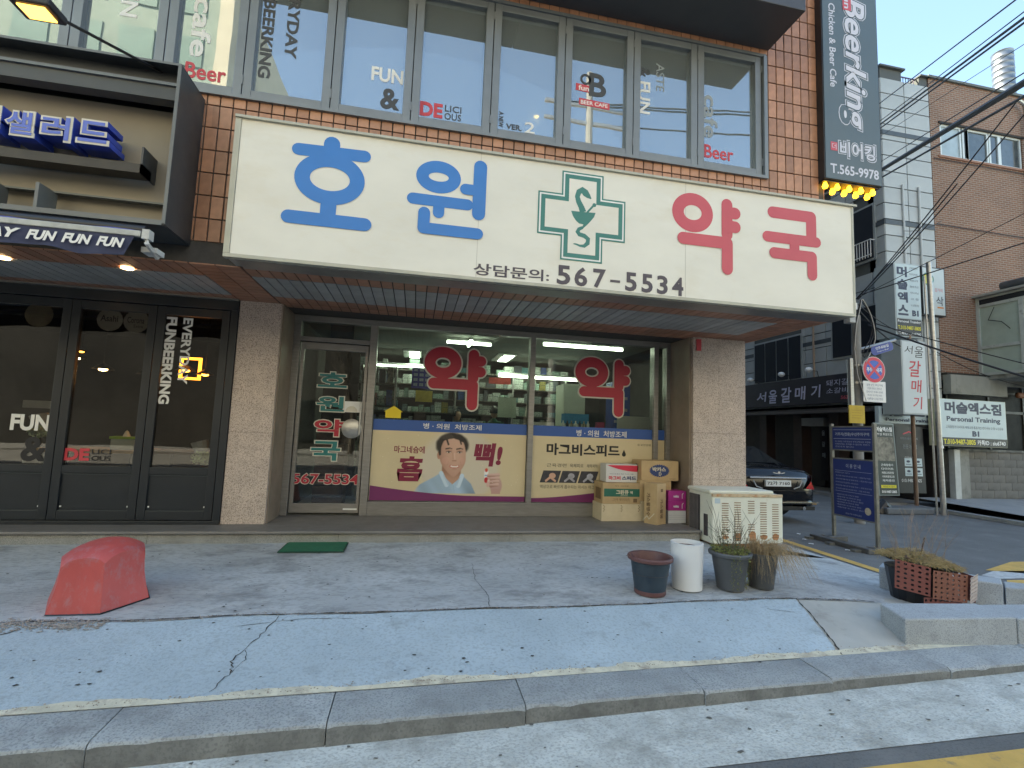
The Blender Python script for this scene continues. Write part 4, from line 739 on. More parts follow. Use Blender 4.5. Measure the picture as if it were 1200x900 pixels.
# box sign over the pub
t = thing('pub_sign_box', 'deep charcoal framed sign box with a beige panel over the pub', 'sign'); yf = 4.28
P_ = mat('beige_composite', (.25, .225, .175), .55, .1, 1.5, rnd=0); BX = mat('charcoal_box_paint', (.045, .052, .058), .42, .12, 2); EDGE = mat('charcoal_box_edge', (.13, .145, .15), .4, .1, 3)
b = B(); b.box(-9, -2.06, yf, 4.73, 4.46, 4.475); b.box(-2.075, -2.06, yf, 4.73, 3.09, 4.46); b.box(-9, -2.075, yf, 4.73, 3.085, 3.10); b.obj('frame', BX, t, bevel=.003)
b = B(); b.box(-9, -2.06, yf - .008, yf, 4.455, 4.475); b.box(-2.085, -2.06, yf - .008, yf, 3.10, 4.455); b.box(-9, -2.085, yf - .008, yf, 3.085, 3.125); b.box(-9, -2.085, yf - .006, yf + .012, 4.275, 4.30); b.obj('edge_trim', EDGE, t)
B().box(-9, -2.08, yf + .012, 4.40, 4.16, 4.29).obj('ledge', BX, t); B().box(-9, -2.08, 4.40, 4.46, 4.30, 4.46).obj('upper_channel', BX, t); B().box(-9, -2.08, 4.55, 4.60, 3.10, 4.2).obj('panel', P_, t)
B().box(-9, -2.08, 4.46, 4.50, 3.33, 3.345).obj('lower_rail', EDGE, t)
B().box(-9, -2.08, 4.50, 4.551, 3.34, 4.16).obj('panel', P_, t)
for x in (-3.32, -2.98): B().box(x - .012, x + .012, yf + .02, 4.50, 3.12, 3.335).obj('divider', EDGE, t)
B().box(-9, -2.08, 4.40, 4.55, 3.10, 3.115).obj('tray', EDGE, t)
settle(t, (-3, 4.7, 3.1))
t = thing('channel_letters', 'raised blue Korean channel letters with cream faces on the beige pub panel', 'lettering'); f = front(4.22); CB = mat('channel_letter_blue', (.03, .07, .42), .4, .05, 3)
B().box(-9, -2.27, 4.28, 4.42, 3.50, 3.575).obj('mounting_rail', BLACK, t); B().box(-2.285, -2.27, 4.28, 4.49, 3.50, 3.72).obj('bracket', BX, t)
for st, x0, x1, z0, z1 in (('랩', -3.46, -3.22, 3.655, 3.875), ('샐', -3.20, -2.99, 3.645, 3.862), ('러', -2.965, -2.745, 3.64, 3.862), ('드', -2.72, -2.485, 3.655, 3.862)):
    B().text(f, st, x0, z0, x1, z1, -.21, bold=.055, ext=.20).obj('letter', CB, t); B().text(f, st, x0 + .002, z0 + .002, x1 - .002, z1 - .002, -.009, bold=.055, ext=.006).obj('letter_face', PALEG, t)
    B().text(f, st, x0 + .018, z0 + .018, x1 - .018, z1 - .018, .001, bold=.025).obj('letter_face', mat('channel_face_blue', (.09, .15, .55), .4, .05, 3), t)
settle(t, (-2.9, 4.4, 3.6))
t = thing('wall_floodlight', 'black floodlight with a glowing amber lens on a thin arm at the top left', 'lamp'); B().box(-2.74, -2.50, 3.50, 3.68, 4.205, 4.26).obj('housing', BLACK, t, bevel=.01); B().box(-2.70, -2.54, 3.53, 3.65, 4.196, 4.205).obj('lens', emit('floodlight_lens', (1, .50, .10), .9), t); B().tube([(-2.52, 3.66, 4.235), (-2.27, 4.40, 4.46)], .011, 6).obj('arm', BLACK, t); settle(t, (-2.27, 4.4, 4.46))
# awning
t = thing('folded_awning', 'rolled up navy awning with a white lettered valance under the pub sign', 'awning'); NAVY = mat('navy_fabric', (.035, .042, .09), .8, .15, 3)
B().tube([(-9, 4.22, 3.0), (-2.15, 4.22, 3.0)], .045, 12).obj('roller', BLACK, t, smooth=True); B().box(-9, -2.13, 4.09, 4.13, 2.915, 2.96).obj('front_bar', mat('awning_bar', (.42, .44, .42), .5, .2, 12), t, bevel=.006)
b = B().sheet(lambda u, v: (lerp(-9, -2.17 + .0 - .06 * v, u), 4.10 + .012 * math.sin(u * 160) * v, lerp(2.918, 2.765 + .015 * math.sin(u * 37) + .01 * math.sin(u * 90), v)), 120, 3); b.obj('valance', NAVY, t, smooth=True)
b = B().sheet(lambda u, v: (lerp(-9, -2.13, u), lerp(4.1, 4.19, v), lerp(2.962, 2.99 + .012 * math.sin(u * 60), v)), 60, 2); b.obj('canvas', mat('blue_canvas', (.10, .12, .42), .7, .1, 3), t)
for st, x0, x1 in (('EVERYDAY', -3.56, -2.895), ('FUN', -2.86, -2.665), ('FUN', -2.635, -2.44), ('FUN', -2.41, -2.225)): B().text(F((0, 4.083, 0)), st, x0, 2.81, x1, 2.885, 0, bold=.045, shear=.3).obj('lettering', LWHITE, t)
b = B(); b.box(-2.12, -2.07, 4.09, 4.16, 2.90, 2.975); b.tube([(-2.095, 4.12, 2.94), (-2.085, 4.10, 2.87), (-2.1, 4.3, 2.82)], .018, 6); b.box(-2.17, -2.06, 4.2, 4.32, 2.83, 2.87); b.obj('bracket', mat('awning_bracket_white', (.5, .51, .5), .5, .2, 12), t); settle(t, (-2.1, 4.3, 2.9))
for x, y in ((-3.72, 5.1), (-2.72, 5.08)): t = thing('soffit_downlight', 'small lit downlight in the pub soffit, %s' % ('at the left edge' if x < -3 else 'above the white vertical lettering'), 'lamp'); B().lathe([(0, 0), (.035, 0), (.05, .004), (.05, .012)], (x, y, 2.918), 16).obj('lens', WARM, t); settle(t, (x, y, 2.92))

# ================================================================== VERTICAL PUB SIGN AT THE CORNER
t = thing('blade_sign', 'tall slate blue lit sign box with white rotated lettering at the building corner', 'sign'); bx0, bx1, bz0, bz1, byf = 4.50, 5.30, 4.60, 8.4, 4.64
B().box(bx0, bx1, byf, 4.85, bz0, bz1).obj('box', BLACK, t, bevel=.004); SB = mat('slate_blue_face', (.095, .135, .16), .35, .06, 1.5); B().box(bx0 + .015, bx1 - .015, byf - .006, byf + .001, bz0 + .01, bz1 - .01).obj('face', SB, t); f = front(byf - .0065)
LB = mat('sign_white_lettering', (.62, .64, .74), .45, 0)
B().text(f, 'T.565-9978', 4.575, 4.675, 5.245, 4.795, .001, bold=.02).obj('lettering', LB, t)
def outl(st, u0, w0, u1, w1, k=.03, rot=0, bold=.02, shear=0, c2=None):
    B().text(f, st, u0 - k, w0 - k, u1 + k, w1 + k, .001, bold=bold + .045, rot=rot, shear=shear).obj('lettering', LB, t); B().text(f, st, u0 - k * .6, w0 - k * .6, u1 + k * .6, w1 + k * .6, .002, bold=bold + .028, rot=rot, shear=shear).obj('lettering', SB, t); B().text(f, st, u0, w0, u1, w1, .003, bold=bold, rot=rot, shear=shear).obj('lettering', c2 or LB, t)
outl('비어킹', 4.71, 4.90, 5.20, 5.09, .024); B().rect(f, 4.585, 4.955, 4.675, 5.06, .002).obj('red_tab', RED, t); B().text(f, '더', 4.60, 4.97, 4.66, 5.045, .003).obj('lettering', LB, t)
outl('Beerking', 4.735, 5.27, 5.11, 6.96, .03, rot=-1, bold=.018, shear=.2); B().text(f, 'Chicken & Beer Cafe', 4.60, 5.75, 4.69, 6.83, .001, rot=-1, bold=.015).obj('lettering', LB, t)
B().rect(f, 4.80, 6.78, 4.92, 7.15, .0045).obj('red_tab', RED, t); B().text(f, 'fun', 4.82, 6.80, 4.905, 7.02, .006, rot=-1, bold=.02).obj('lettering', LB, t); settle(t, (4.9, 4.8, 4.6))
t = thing('bulb_cluster', 'rows of glowing amber bulbs under the tall slate blue sign', 'lamp'); B().box(bx0 + .01, bx1 - .02, 4.66, 4.84, 4.585, 4.60).obj('base', BLACK, t)
k = 0
for j, y in enumerate((4.70, 4.80)):
    for i in range(5):
        x = 4.56 + .165 * i + (.03 if j else 0); b = B().lathe([(.016, .02), (.02, -.01), (.032, -.04), (.026, -.065), (0, -.078)], (x, y, 4.585), 10); b.obj('bulb', AMBER, t, smooth=True)
settle(t, (4.9, 4.75, 4.6))

# ================================================================== BUILDINGS ACROSS THE SIDE STREET
gb = thing('stone_clad_building', 'pale grey stone clad corner building with the dark restaurant front across the side street', 'building', (12.03, 10.5, 0))
PAN = mat('pale_stone_panel', (.43, .46, .46), .55, .1, 2, rnd=.07, stain=(.8, .62, (.25, .27, .27), .5)); PANR = mat('pale_stone_panel_alt', (.30, .32, .325), .6, .1, 2, rnd=.08); BAND = mat('dark_stone_band', (.07, .085, .095), .5, .1, 2); JOINT = mat('panel_joint', (.10, .11, .11), .9, 0)
def gobj(b, n, m_, **k):
    o = b.obj(n, m_, gb, **k); o.location = (-12.03, -10.5, 0); return o
bw = B(); bw.box(12.06, 13.66, 10.53, 11.0, 2.7, 11.5); bw.box(12.06, 12.4, 11.0, 10.75, 2.7, 11.9); bw.box(12.06, 12.4, 11.0, 48, 2.6, 11.9); bw.box(12.4, 13.66, 47.5, 48, 0, 11.9); bw.box(12.06, 12.78, 10.53, 11.0, 11.5, 11.95); bw.box(13.38, 13.66, 10.53, 11.0, 11.5, 11.9); gobj(bw, 'wall', JOINT)  # rear wing extended out of view to keep sun and sky off the recess
pk = {}
def stone(x0, x1, y0, y1, z0, z1, m_=PAN):
    k = (round(x1 - x0, 3), round(y1 - y0, 3), round(z1 - z0, 3), m_.name)
    if k not in pk: a, c, d = (k[0] / 2, k[1] / 2, k[2] / 2); pk[k] = o = B().box(-a, a, -c, c, -d, d).obj('stone_panel', m_, gb)
    else: o = copyto(pk[k], gb)
    o.location = ((x0 + x1) / 2 - 12.03, (y0 + y1) / 2 - 10.5, (z0 + z1) / 2)
holes = [(10.80, 11.46, 6.6, 8.12), (10.72, 12.25, 4.02, 5.32), (13.45, 15.65, 3.56, 4.98), (14, 15.5, 6.6, 8.1), (12.2, 13, 9.2, 10.4)]
z = 2.64
while z < 11.6:
    z1 = z + .45
    for x0, x1 in ((12.03, 12.82), (12.82, 13.66)):
        dark = abs(z + .2 - 7.55) < .1 or abs(z - 10.0) < .2
        stone(x0 + .012, x1 - .012, 10.50, 10.53, z + .014, z1 - .014)
    z = z1
for zz in (7.44, 9.98): stone(12.036, 13.65, 10.488, 10.50, zz, zz + .13, BAND); stone(12.012, 12.024, 10.5, 18, zz, zz + .13, BAND)
ys = [10.5, 10.9, 11.7, 12.5, 13.3, 14.1, 14.9, 15.7, 16.5, 17.3, 18.1]; z = 2.64
while z < 11.6:
    z1 = z + .45
    for i in range(len(ys) - 1):
        y0, y1 = ys[i] + .016, ys[i + 1] - .016
        if i > 6 and z > 5.5: continue
        hit = [h for h in holes if h[0] < y1 - .05 and h[1] > y0 + .05 and h[2] < z1 - .05 and h[3] > z + .05]
        if hit:
            h = hit[0]
            if h[0] - y0 > .12: stone(12.024, 12.06, y0, h[0], z + .014, z1 - .014)
            if y1 - h[1] > .12: stone(12.024, 12.06, h[1], y1, z + .014, z1 - .014)
        else: stone(12.024, 12.06, y0, y1, z + .014, z1 - .014)
    z = z1
stone(12.02, 12.05, 12.3, 13.4, 4.55, 4.68, BAND); stone(12.015, 12.05, 15.7, 16.3, 4.55, 4.68, BAND)
WD = mat('dark_window_glass', (.022, .026, .034), .3, .1, 2, spec=.3)
for k, h in enumerate(holes):
    n_ = (1, 1, 4, 2, 1)[k]; wn = gobj(B().box(12.0, 12.07, h[0] - .04, h[1] + .04, h[2] - .04, h[3] + .04), 'window', mat('pale_window_frame', (.35, .38, .38), .5, .1, 3)); st_y = (h[1] - h[0]) / n_
    for i in range(n_):
        o = B().box(11.985, 12.004, h[0] + i * st_y + .025, h[0] + (i + 1) * st_y - .025, h[2] + .02, h[3] - .02).obj('pane', WD, wn)
t = thing('window_railing', 'thin white metal railing across the tall dark window of the grey building', 'railing')
b = B()
for zz in (6.68, 7.1): b.box(11.86, 11.88, 10.78, 11.5, zz, zz + .02)
b.obj('rail', WHITE, t); b = B()
for i in range(9): b.box(11.865, 11.878, 10.79 + .085 * i, 10.805 + .085 * i, 6.62, 7.1)
b.obj('bars', WHITE, t, kind='stuff'); B().box(11.86, 12.0, 10.78, 10.80, 7.09, 7.11).obj('bracket', WHITE, t); settle(t, (12, 11, 6.6))
b = B()
for x, y in ((12.03, 12.95), (12.62, 10.48), (13.15, 10.47)): b = B().tube([(x - (.03 if y > 12 else 0), y, 2.7), (x - (.03 if y > 12 else 0), y, 8.6 if y < 12 else 5.6)], .03, 8); gobj(b, 'drain_pipe', mat('white_pipe', (.5, .53, .53), .4, .1, 3) if y < 12 else mat('rusty_pipe', (.36, .27, .2), .7, .2, 5))
b = B(); b.box(12.0, 12.84, 10.45, 11.05, 11.95, 12.0); b.box(13.36, 13.70, 10.45, 11.05, 11.9, 11.94); gobj(b, 'coping', JOINT)
t = thing('roof_railing', 'dark railing in the roof notch between the grey and brick buildings', 'railing'); b = B(); b.box(12.79, 13.37, 10.6, 10.62, 11.86, 11.89); [b.box(x / 100, x / 100 + .012, 10.6, 10.615, 11.5, 11.87) for x in range(1284, 1334, 9)]; b.obj('bars', mat('violet_rail', (.10, .07, .13), .5, 0), t); settle(t, (13.1, 10.6, 11.5))
# restaurant ground floor
DKB = mat('dark_brown_front', (.022, .016, .014), .6, .2, 2); b = B(); b.box(13.3, 13.4, 10.7, 48, 0, 2.7); b.box(12.06, 13.4, 10.5, 48, 2.6, 2.68); b.box(13.3, 13.66, 10.55, 10.7, 0, 2.7); gobj(b, 'recess_wall', DKB)
for y in (12.2, 13.6, 15.2): gobj(B().box(12.1, 12.45, y, y + .35, .1, 2.64), 'pillar', mat('brown_pillar', (.05, .03, .024), .6, .2, 3))
g = F((13.29, 0, 0), (0, -1, 0), (0, 0, 1)); KD = F((12.6, 0, 0), (0, -1, 0), (0, 0, 1))
for j, (y, s_) in enumerate(((12.85, '서울갈비'), (13.15, '갈매기'), (14.3, '돼지갈비'))):
    d = gobj(B().box(13.24, 13.3, y - .38, y + .38, .1, 2.3), 'restaurant_door', mat('dark_wood_door', (.025, .017, .014), .4, .2, 5, stretch=(1, 1, 6)))
for y, z0, s_ in ((13.95, .9, '비비갈'), (13.05, 1.0, '서울갈매')):
    f = F((12.38, 0, 0), (0, -1, 0), (0, 0, 1)); gobj(B().box(12.39, 12.42, y - .14, y + .14, .4, 2.4), 'banner_panel', DKB)
    for i, c_ in enumerate(s_): gobj(B().text(f, c_, -y - .06, 2.1 - .34 * i, -y + .06, 2.26 - .34 * i, 0, bold=.02), 'lettering', LFAINT)
t = thing('restaurant_sign', 'long dark signboard with white brushed Korean letters over the restaurant', 'sign'); B().box(11.86, 12.02, 11.0, 16.9, 2.70, 3.53).obj('board', mat('sign_charcoal', (.028, .025, .032), .5, .1, 2), t, bevel=.005)
f = F((11.85, 0, 0), (0, -1, 0), (0, 0, 1)); LV = mat('pale_violet_lettering', (.55, .56, .72), .5, 0)
for c_, y0, y1, z0, z1 in (('서', 15.36, 14.86, 2.88, 3.22), ('울', 14.76, 14.36, 2.80, 3.26), ('갈', 14.18, 13.72, 2.80, 3.30), ('매', 13.58, 13.12, 2.86, 3.28), ('기', 12.92, 12.55, 2.90, 3.28)): B().text(f, c_, -y0, z0, -y1, z1, .001, bold=.02, shear=.08).obj('lettering', LV, t)
B().text(f, '돼지갈비·', -12.35, 3.20, -11.25, 3.38, .001, shear=.08).obj('lettering', LV, t); B().text(f, '소갈비살·', -12.35, 2.98, -11.25, 3.14, .001, shear=.08).obj('lettering', LV, t); B().text(f, '☎562-3388' if False else '562-3388', -11.85, 2.80, -11.2, 2.90, .001, bold=.03).obj('lettering', RED, t); settle(t, (12, 14, 2.7))
for i, (y, z) in enumerate(((15.35, 3.66), (13.85, 3.70), (12.72, 3.72))):
    t = thing('globe_lamp', 'white globe lamp on top of the restaurant sign, %s of the three' % ('farthest', 'middle', 'nearest')[i], 'lamp'); B().lathe([(0, -.085), (.05, -.07), (.10, -.02), (.10, .03), (.06, .075), (0, .09)], (11.6, y, z), 16).obj('shade', WHITE, t, smooth=True); B().tube([(11.6, y, z), (11.9, y, z - .02), (11.95, y, 3.5)], .012, 5).obj('arm', BLACK, t); settle(t, (11.9, y, 3.53))
t = thing('awning_box', 'narrow dark awning box under the restaurant sign', 'awning'); B().box(11.5, 12.0, 10.6, 15.9, 2.42, 2.53).obj('cover', mat('brown_black_metal', (.05, .04, .035), .45, .2, 2), t); B().box(11.45, 11.5, 10.6, 15.9, 2.40, 2.47).obj('front_bar', mat('dull_bar', (.10, .085, .08), .5, .1, 2), t); settle(t, (12, 13, 2.5))
simple('air_duct', 'small pale duct box under the awning of the restaurant', 'duct', mat('duct_grey', (.3, .3, .29), .5, .2, 3), (12.1, 12.4, 12.75, 13.6, 2.05, 2.3))
# brick house
bh = thing('brick_house', 'orange brown brick house with a row of white framed windows beside the grey building', 'building', (13.67, 10.5, 0))
BRK = brickmat('house_brick', (.27, .135, .085), (.20, .10, .065), (.30, .25, .20), .20, .062)
def hobj(b, n, m_, **k): o = b.obj(n, m_, bh, **k); o.location = (-13.67, -10.5, 0); return o
b = B(); b.box(13.67, 13.99, 10.5, 14, 3.5, 11.9); b.box(13.99, 16.95, 10.5, 10.7, 3.5, 9.66); b.box(13.99, 16.95, 10.5, 10.7, 10.6, 11.9); b.box(16.95, 17.15, 10.5, 14, 3.5, 11.9); b.box(17.15, 24, 10.9, 11.2, 3.5, 11.9); b.box(13.67, 24, 13.8, 14, 0, 11.9); hobj(b, 'wall', BRK)
b = B(); b.box(13.63, 17.2, 10.44, 14.05, 11.9, 11.97); b.box(17.2, 24, 10.84, 14.05, 11.9, 11.97); hobj(b, 'roof', mat('dark_coping', (.12, .13, .12), .7, .1, 3)); hobj(B().box(13.9, 17.0, 10.47, 10.5, 9.60, 9.66), 'window_sill', mat('brick_sill', (.30, .16, .11), .8, .15, 6)); hobj(B().box(13.95, 17.0, 10.47, 10.5, 10.6, 10.66), 'lintel', CRACK)
WF = mat('white_window_frame', (.62, .68, .68), .45, .08, 3); wx = [14.0, 14.85, 15.1, 15.85, 16.1, 16.85]
for i, (x0, x1, pale) in enumerate(((14.0, 14.75, 1), (14.8, 15.0, 0), (14.95, 15.72, 0), (15.75, 16.12, 0), (16.12, 16.92, 0))):
    wn = hobj((lambda b: (b.box(x0, x0 + .06, 10.52, 10.58, 9.66, 10.6), b.box(x1 - .05, x1, 10.52, 10.58, 9.66, 10.6), b.box(x0, x1, 10.521, 10.58, 9.66, 9.71), b.box(x0, x1, 10.521, 10.58, 10.55, 10.6), b)[-1])(B()), 'window', WF)
    B().box(x0 + .05, x1 - .04, 10.55, 10.56, 9.7, 10.56).obj('pane', mat('frosted_pane', (.35, .43, .46), .3, .15, 3) if pale else mat('dim_pane', (.07, .085, .09), .12, .3, 4, spec=.8), wn)
for z, x0, x1 in ((9.52, 13.7, 24), (7.62, 13.7, 16.9)): hobj(B().tube([(x0, 10.46, z), (x1, 10.45, z - .05)], .012, 5), 'conduit', CABLE)
hobj(B().tube([(17.0, 10.4, 3.6), (17.0, 10.4, 11.4), (16.9, 10.35, 11.55), (16.6, 10.3, 11.62)], .05, 8), 'gutter_pipe', STEELP, smooth=True)
t = thing('steel_chimney', 'shiny segmented steel flue pipe rising above the brick house roof', 'chimney'); prof = []
for i in range(24): prof += [(.33, 11.5 + .25 * i), (.345, 11.52 + .25 * i), (.33, 11.54 + .25 * i)]
B().lathe(prof + [(0, 17.5)], (22.2, 14.2, 0), 20).obj('pipe', mat('flue_steel', (.20, .22, .25), .45, .2, 3, metal=.8), t, smooth=True); settle(t, (22.2, 14.2, 11.5))
b = B(); b.box(13.67, 24, 10.36, 10.55, 3.46, 3.52); hobj(b, 'ledge_top', CRACK); CON = mat('stained_concrete', (.26, .265, .24), .9, .22, 2, bump=.3, bscale=30, stain=(1.6, .48, (.09, .09, .08), .8), stretch=(1, 1, .6))
hobj(B().box(13.7, 15.56, 10.30, 10.5, 2.95, 3.46), 'concrete_ledge', CON); hobj(B().box(15.56, 24, 10.42, 10.5, 3.25, 3.46), 'concrete_ledge', CON)
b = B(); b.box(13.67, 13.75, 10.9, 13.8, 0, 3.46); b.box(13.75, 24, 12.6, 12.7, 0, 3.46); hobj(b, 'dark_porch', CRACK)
b = B()
for x in (14.3, 15.75, 17.0): b.box(x, x + .06, 10.9, 10.96, 1.3, 3.4)
b.box(13.7, 24, 10.9, 10.96, 2.55, 2.62); b.box(13.7, 24, 10.9, 10.96, 3.1, 3.15); hobj(b, 'porch_frame', mat('porch_steel', (.06, .06, .055), .5, .2, 3)); hobj(B().box(13.75, 24, 10.93, 10.94, 1.45, 3.4), 'pane', mat('porch_glass', (.012, .013, .013), .5, .2, 3, spec=.1))
simple('orange_cone_lamp', 'dull orange lamp glimpsed in the dark porch above the block wall', 'lamp', mat('dull_orange', (.25, .09, .03), .6, .1, 5), (16.55, 16.85, 10.7, 10.8, 3.0, 3.16), bevel=.05)
# enclosed bay
by = thing('glazed_bay', 'weathered white glazed bay with taped panes hanging on the brick house', 'bay window'); WB = mat('weathered_white_frame', (.42, .45, .42), .6, .2, 3, stain=(5, .58, (.16, .16, .13), .7)); PB = mat('greenish_obscured_glass', (.36, .43, .37), .35, .15, 2)
b = B(); b.box(14.92, 14.99, 10.42, 10.5, 3.5, 5.64); b.box(14.92, 14.99, 8.6, 8.75, 3.5, 5.64); b.box(14.92, 14.99, 8.75, 10.42, 3.5, 3.57); b.box(14.92, 14.99, 8.75, 10.42, 4.22, 4.30); b.box(14.92, 14.99, 8.75, 10.42, 5.36, 5.44); b.box(14.92, 14.99, 8.75, 10.42, 5.58, 5.64); b.box(14.90, 14.99, 9.42, 9.52, 3.57, 5.36); b.box(14.92, 17, 8.6, 8.68, 3.4, 3.5); b.obj('frame', WB, by, bevel=.004)
for y0, y1 in ((8.75, 9.42), (9.52, 10.42)):
    for z0, z1 in ((3.57, 4.22), (4.30, 5.36)): B().box(14.95, 14.965, y0, y1, z0, z1).obj('pane', PB, by)
B().box(14.94, 14.97, 8.75, 10.42, 5.44, 5.58).obj('fanlight', WD, by); b = B().box(14.8, 17.2, 8.45, 10.5, 5.64, 5.70); b.obj('roof', mat('bay_roof', (.30, .30, .27), .8, .2, 3), by); B().box(14.99, 17, 8.6, 8.66, 3.5, 5.64).obj('front_panel', PB, by); B().box(14.95, 17, 8.6, 10.5, 3.40, 3.5).obj('floor_slab', CON, by)
b = B(); b.stroke(F((14.90, 0, 0), (0, -1, 0)), [(-10.05, 5.30), (-10.2, 4.98), (-9.9, 4.88), (-9.72, 4.66)], .018); b.obj('tape', BLACK, by); settle(by, (14.95, 10.5, 3.4))
t = thing('vent_hood', 'round dark vent hood lying on the roof of the glazed bay', 'vent'); B().tube([(15.0, 9.9, 5.82), (15.0, 9.3, 5.82)], .12, 14).obj('pipe', mat('dark_zinc', (.10, .11, .12), .4, .2, 5, metal=.6), t); settle(t, (15, 9.6, 5.7))
# block wall
bk = thing('block_wall', 'weathered grey concrete block wall below the gym signboard', 'wall'); CB_ = mat('concrete_block', (.20, .195, .18), .92, .25, 6, rnd=.06, bump=.4, bscale=40, stain=(1.4, .45, (.09, .09, .08), .75)); B().box(13.8, 24, 10.32, 10.5, 0, 1.47).obj('core', mat('block_mortar', (.155, .15, .14), .95, .1, 5), bk); B().box(13.75, 24, 10.26, 10.52, 1.47, 1.53).obj('coping', CON, bk)
pr = None
for r_ in range(6):
    for i in range(17):
        x0 = 14.35 + .4 * i - (.2 if r_ % 2 else 0)
        if pr is None: pr = o = B().box(-.195, .195, -.012, 0, -.096, .096).obj('block', CB_, bk)
        else: o = copyto(pr, bk)
        o.location = (x0, 10.32 + rr(-.002, .002), .37 + .2 * r_)
B().box(13.6, 14.1, 10.25, 10.5, 0, 1.47).obj('end_post', CON, bk); settle(bk, (14, 10.4, .25))
simple('white_corner_post', 'short white painted post at the end of the block wall', 'post', mat('dirty_white', (.5, .52, .5), .7, .15, 4), (13.5, 13.68, 10.15, 10.3, .2, 1.5), bevel=.01)

# ---- signs on the corner
GB = mat('gym_sign_blue_white', (.50, .60, .62), .4, .06, 2); NV = mat('navy_letter', (.03, .04, .08), .5, 0); YV = mat('yellow_letter', (.7, .62, .03), .5, 0)
t = thing('wall_signboard', 'wide pale blue gym signboard with a black strip above the block wall', 'sign'); B().box(12.86, 14.95, 9.96, 10.25, 1.585, 2.765).obj('box', mat('sign_edge_cream', (.55, .55, .36), .5, .05, 3), t); f = front(9.955); B().rect(f, 12.87, 1.80, 14.94, 2.76, 0).obj('face', GB, t); B().rect(f, 12.87, 1.59, 14.94, 1.80, 0).obj('face', BLACK, t)
def LT(f, st, m_, *a, **k): k.setdefault('bold', .03); B().text(f, st, *a, .002, **k).obj('lettering', m_, t)
LT(f, '머슬엑스짐', NV, 13.0, 2.40, 14.8, 2.70, bold=.045); LT(f, 'Personal Training', NV, 13.05, 2.17, 14.75, 2.33); LT(f, '근육량증가·다이어트·체형교정·통증개선·컨디셔닝·고·중·노년운동', NV, 13.02, 2.03, 14.83, 2.10, bold=.0); LT(f, 'B1', NV, 13.83, 1.84, 14.05, 1.98, bold=.05); LT(f, 'T.010-9487-3805', YV, 12.93, 1.63, 13.92, 1.76); LT(f, '카톡ID : siu6740', WHITE, 13.98, 1.63, 14.88, 1.76, bold=.02)
settle(t, (13.9, 10.2, 1.6))
t = thing('low_signboard', 'pale blue gym signboard half hidden behind the vertical restaurant sign', 'sign'); B().box(11.4, 13.2, 10.30, 10.4, 2.0, 2.52).obj('box', GB, t); f = front(10.295); B().rect(f, 11.4, 2.0, 13.2, 2.1, 0).obj('face', BLACK, t); LT(f, '머슬엑스짐', NV, 11.5, 2.28, 13.1, 2.48, bold=.05); LT(f, 'Personal Training', NV, 11.6, 2.13, 13.1, 2.24); settle(t, (12, 10.4, 2.3))
t = thing('vertical_gym_sign', 'pale vertical gym sign box high on the corner of the grey building', 'sign'); B().box(11.58, 12.38, 9.92, 10.45, 4.24, 6.14).obj('box', mat('sign_side_grey', (.40, .46, .47), .5, .1, 2), t, bevel=.006); f = front(9.915); B().rect(f, 11.62, 4.72, 12.36, 6.11, 0).obj('face', GB, t); B().rect(f, 11.62, 4.27, 12.36, 4.70, 0).obj('face', BLACK, t)
for i, c_ in enumerate('머슬엑스'): LT(f, c_, NV, 11.66, 5.78 - .33 * i, 11.97, 6.05 - .33 * i, bold=.045)
for i, s_ in enumerate(('근육량증가', '다이어트', '체형교정', '통증개선', '컨디셔닝', '고 중', '노년운동')): LT(f, s_, NV, 12.05, 6.0 - .16 * i, 12.3, 6.055 - .16 * i, bold=.0)
LT(f, 'B1', NV, 12.08, 4.79, 12.28, 4.94, bold=.06); LT(f, 'Personal Training', WHITE, 11.64, 4.59, 12.33, 4.67, bold=.02); LT(f, 'T.010-9487-3805', YV, 11.64, 4.43, 12.33, 4.53); LT(f, '카톡ID : siu6740', WHITE, 11.64, 4.30, 12.33, 4.38, bold=.01); settle(t, (12, 10.4, 4.3))
t = thing('hanging_board', 'white framed signboard with a yellow emblem behind the silver pole', 'sign'); B().box(12.86, 13.6, 10.26, 10.38, 4.97, 6.28).obj('box', BLACK, t); f = front(10.255); B().rect(f, 12.88, 5.0, 13.57, 6.25, 0).obj('face', mat('board_pale', (.52, .58, .58), .4, .05, 2), t); B().disc(f, 13.05, 5.95, .17, .001, 22, .16).obj('emblem', mat('emblem_yellow', (.6, .55, .05), .5, .1, 9), t); B().ring(f, 13.05, 5.95, .17, .16, .03, .002).obj('emblem', GREEN, t); LT(f, '삭', LGREY, 13.28, 5.25, 13.52, 5.5, bold=.01); B().stroke(f, [(13.33, 5.20), (13.5, 5.20)], .04, .002).obj('emblem', mat('sign_orange', (.6, .22, .04), .5, 0), t); LT(f, '김가네', RED, 13.25, 5.62, 13.5, 5.72, bold=0); settle(t, (13.2, 10.4, 5))
t = thing('vertical_restaurant_sign', 'tall white sign box with black and red brushed Korean letters on a brown pole', 'sign'); b = B().box(11.47, 12.20, 9.72, 10.25, 2.30, 4.11); b.obj('box', mat('sign_side_white', (.45, .50, .50), .45, .08, 2), t, bevel=.01); f = front(9.715); B().rect(f, 11.5, 2.34, 12.17, 4.08, 0).obj('face', mat('white_sign_face', (.62, .67, .68), .4, .03, 2), t)
BR = mat('brush_red', (.6, .05, .06), .5, 0)
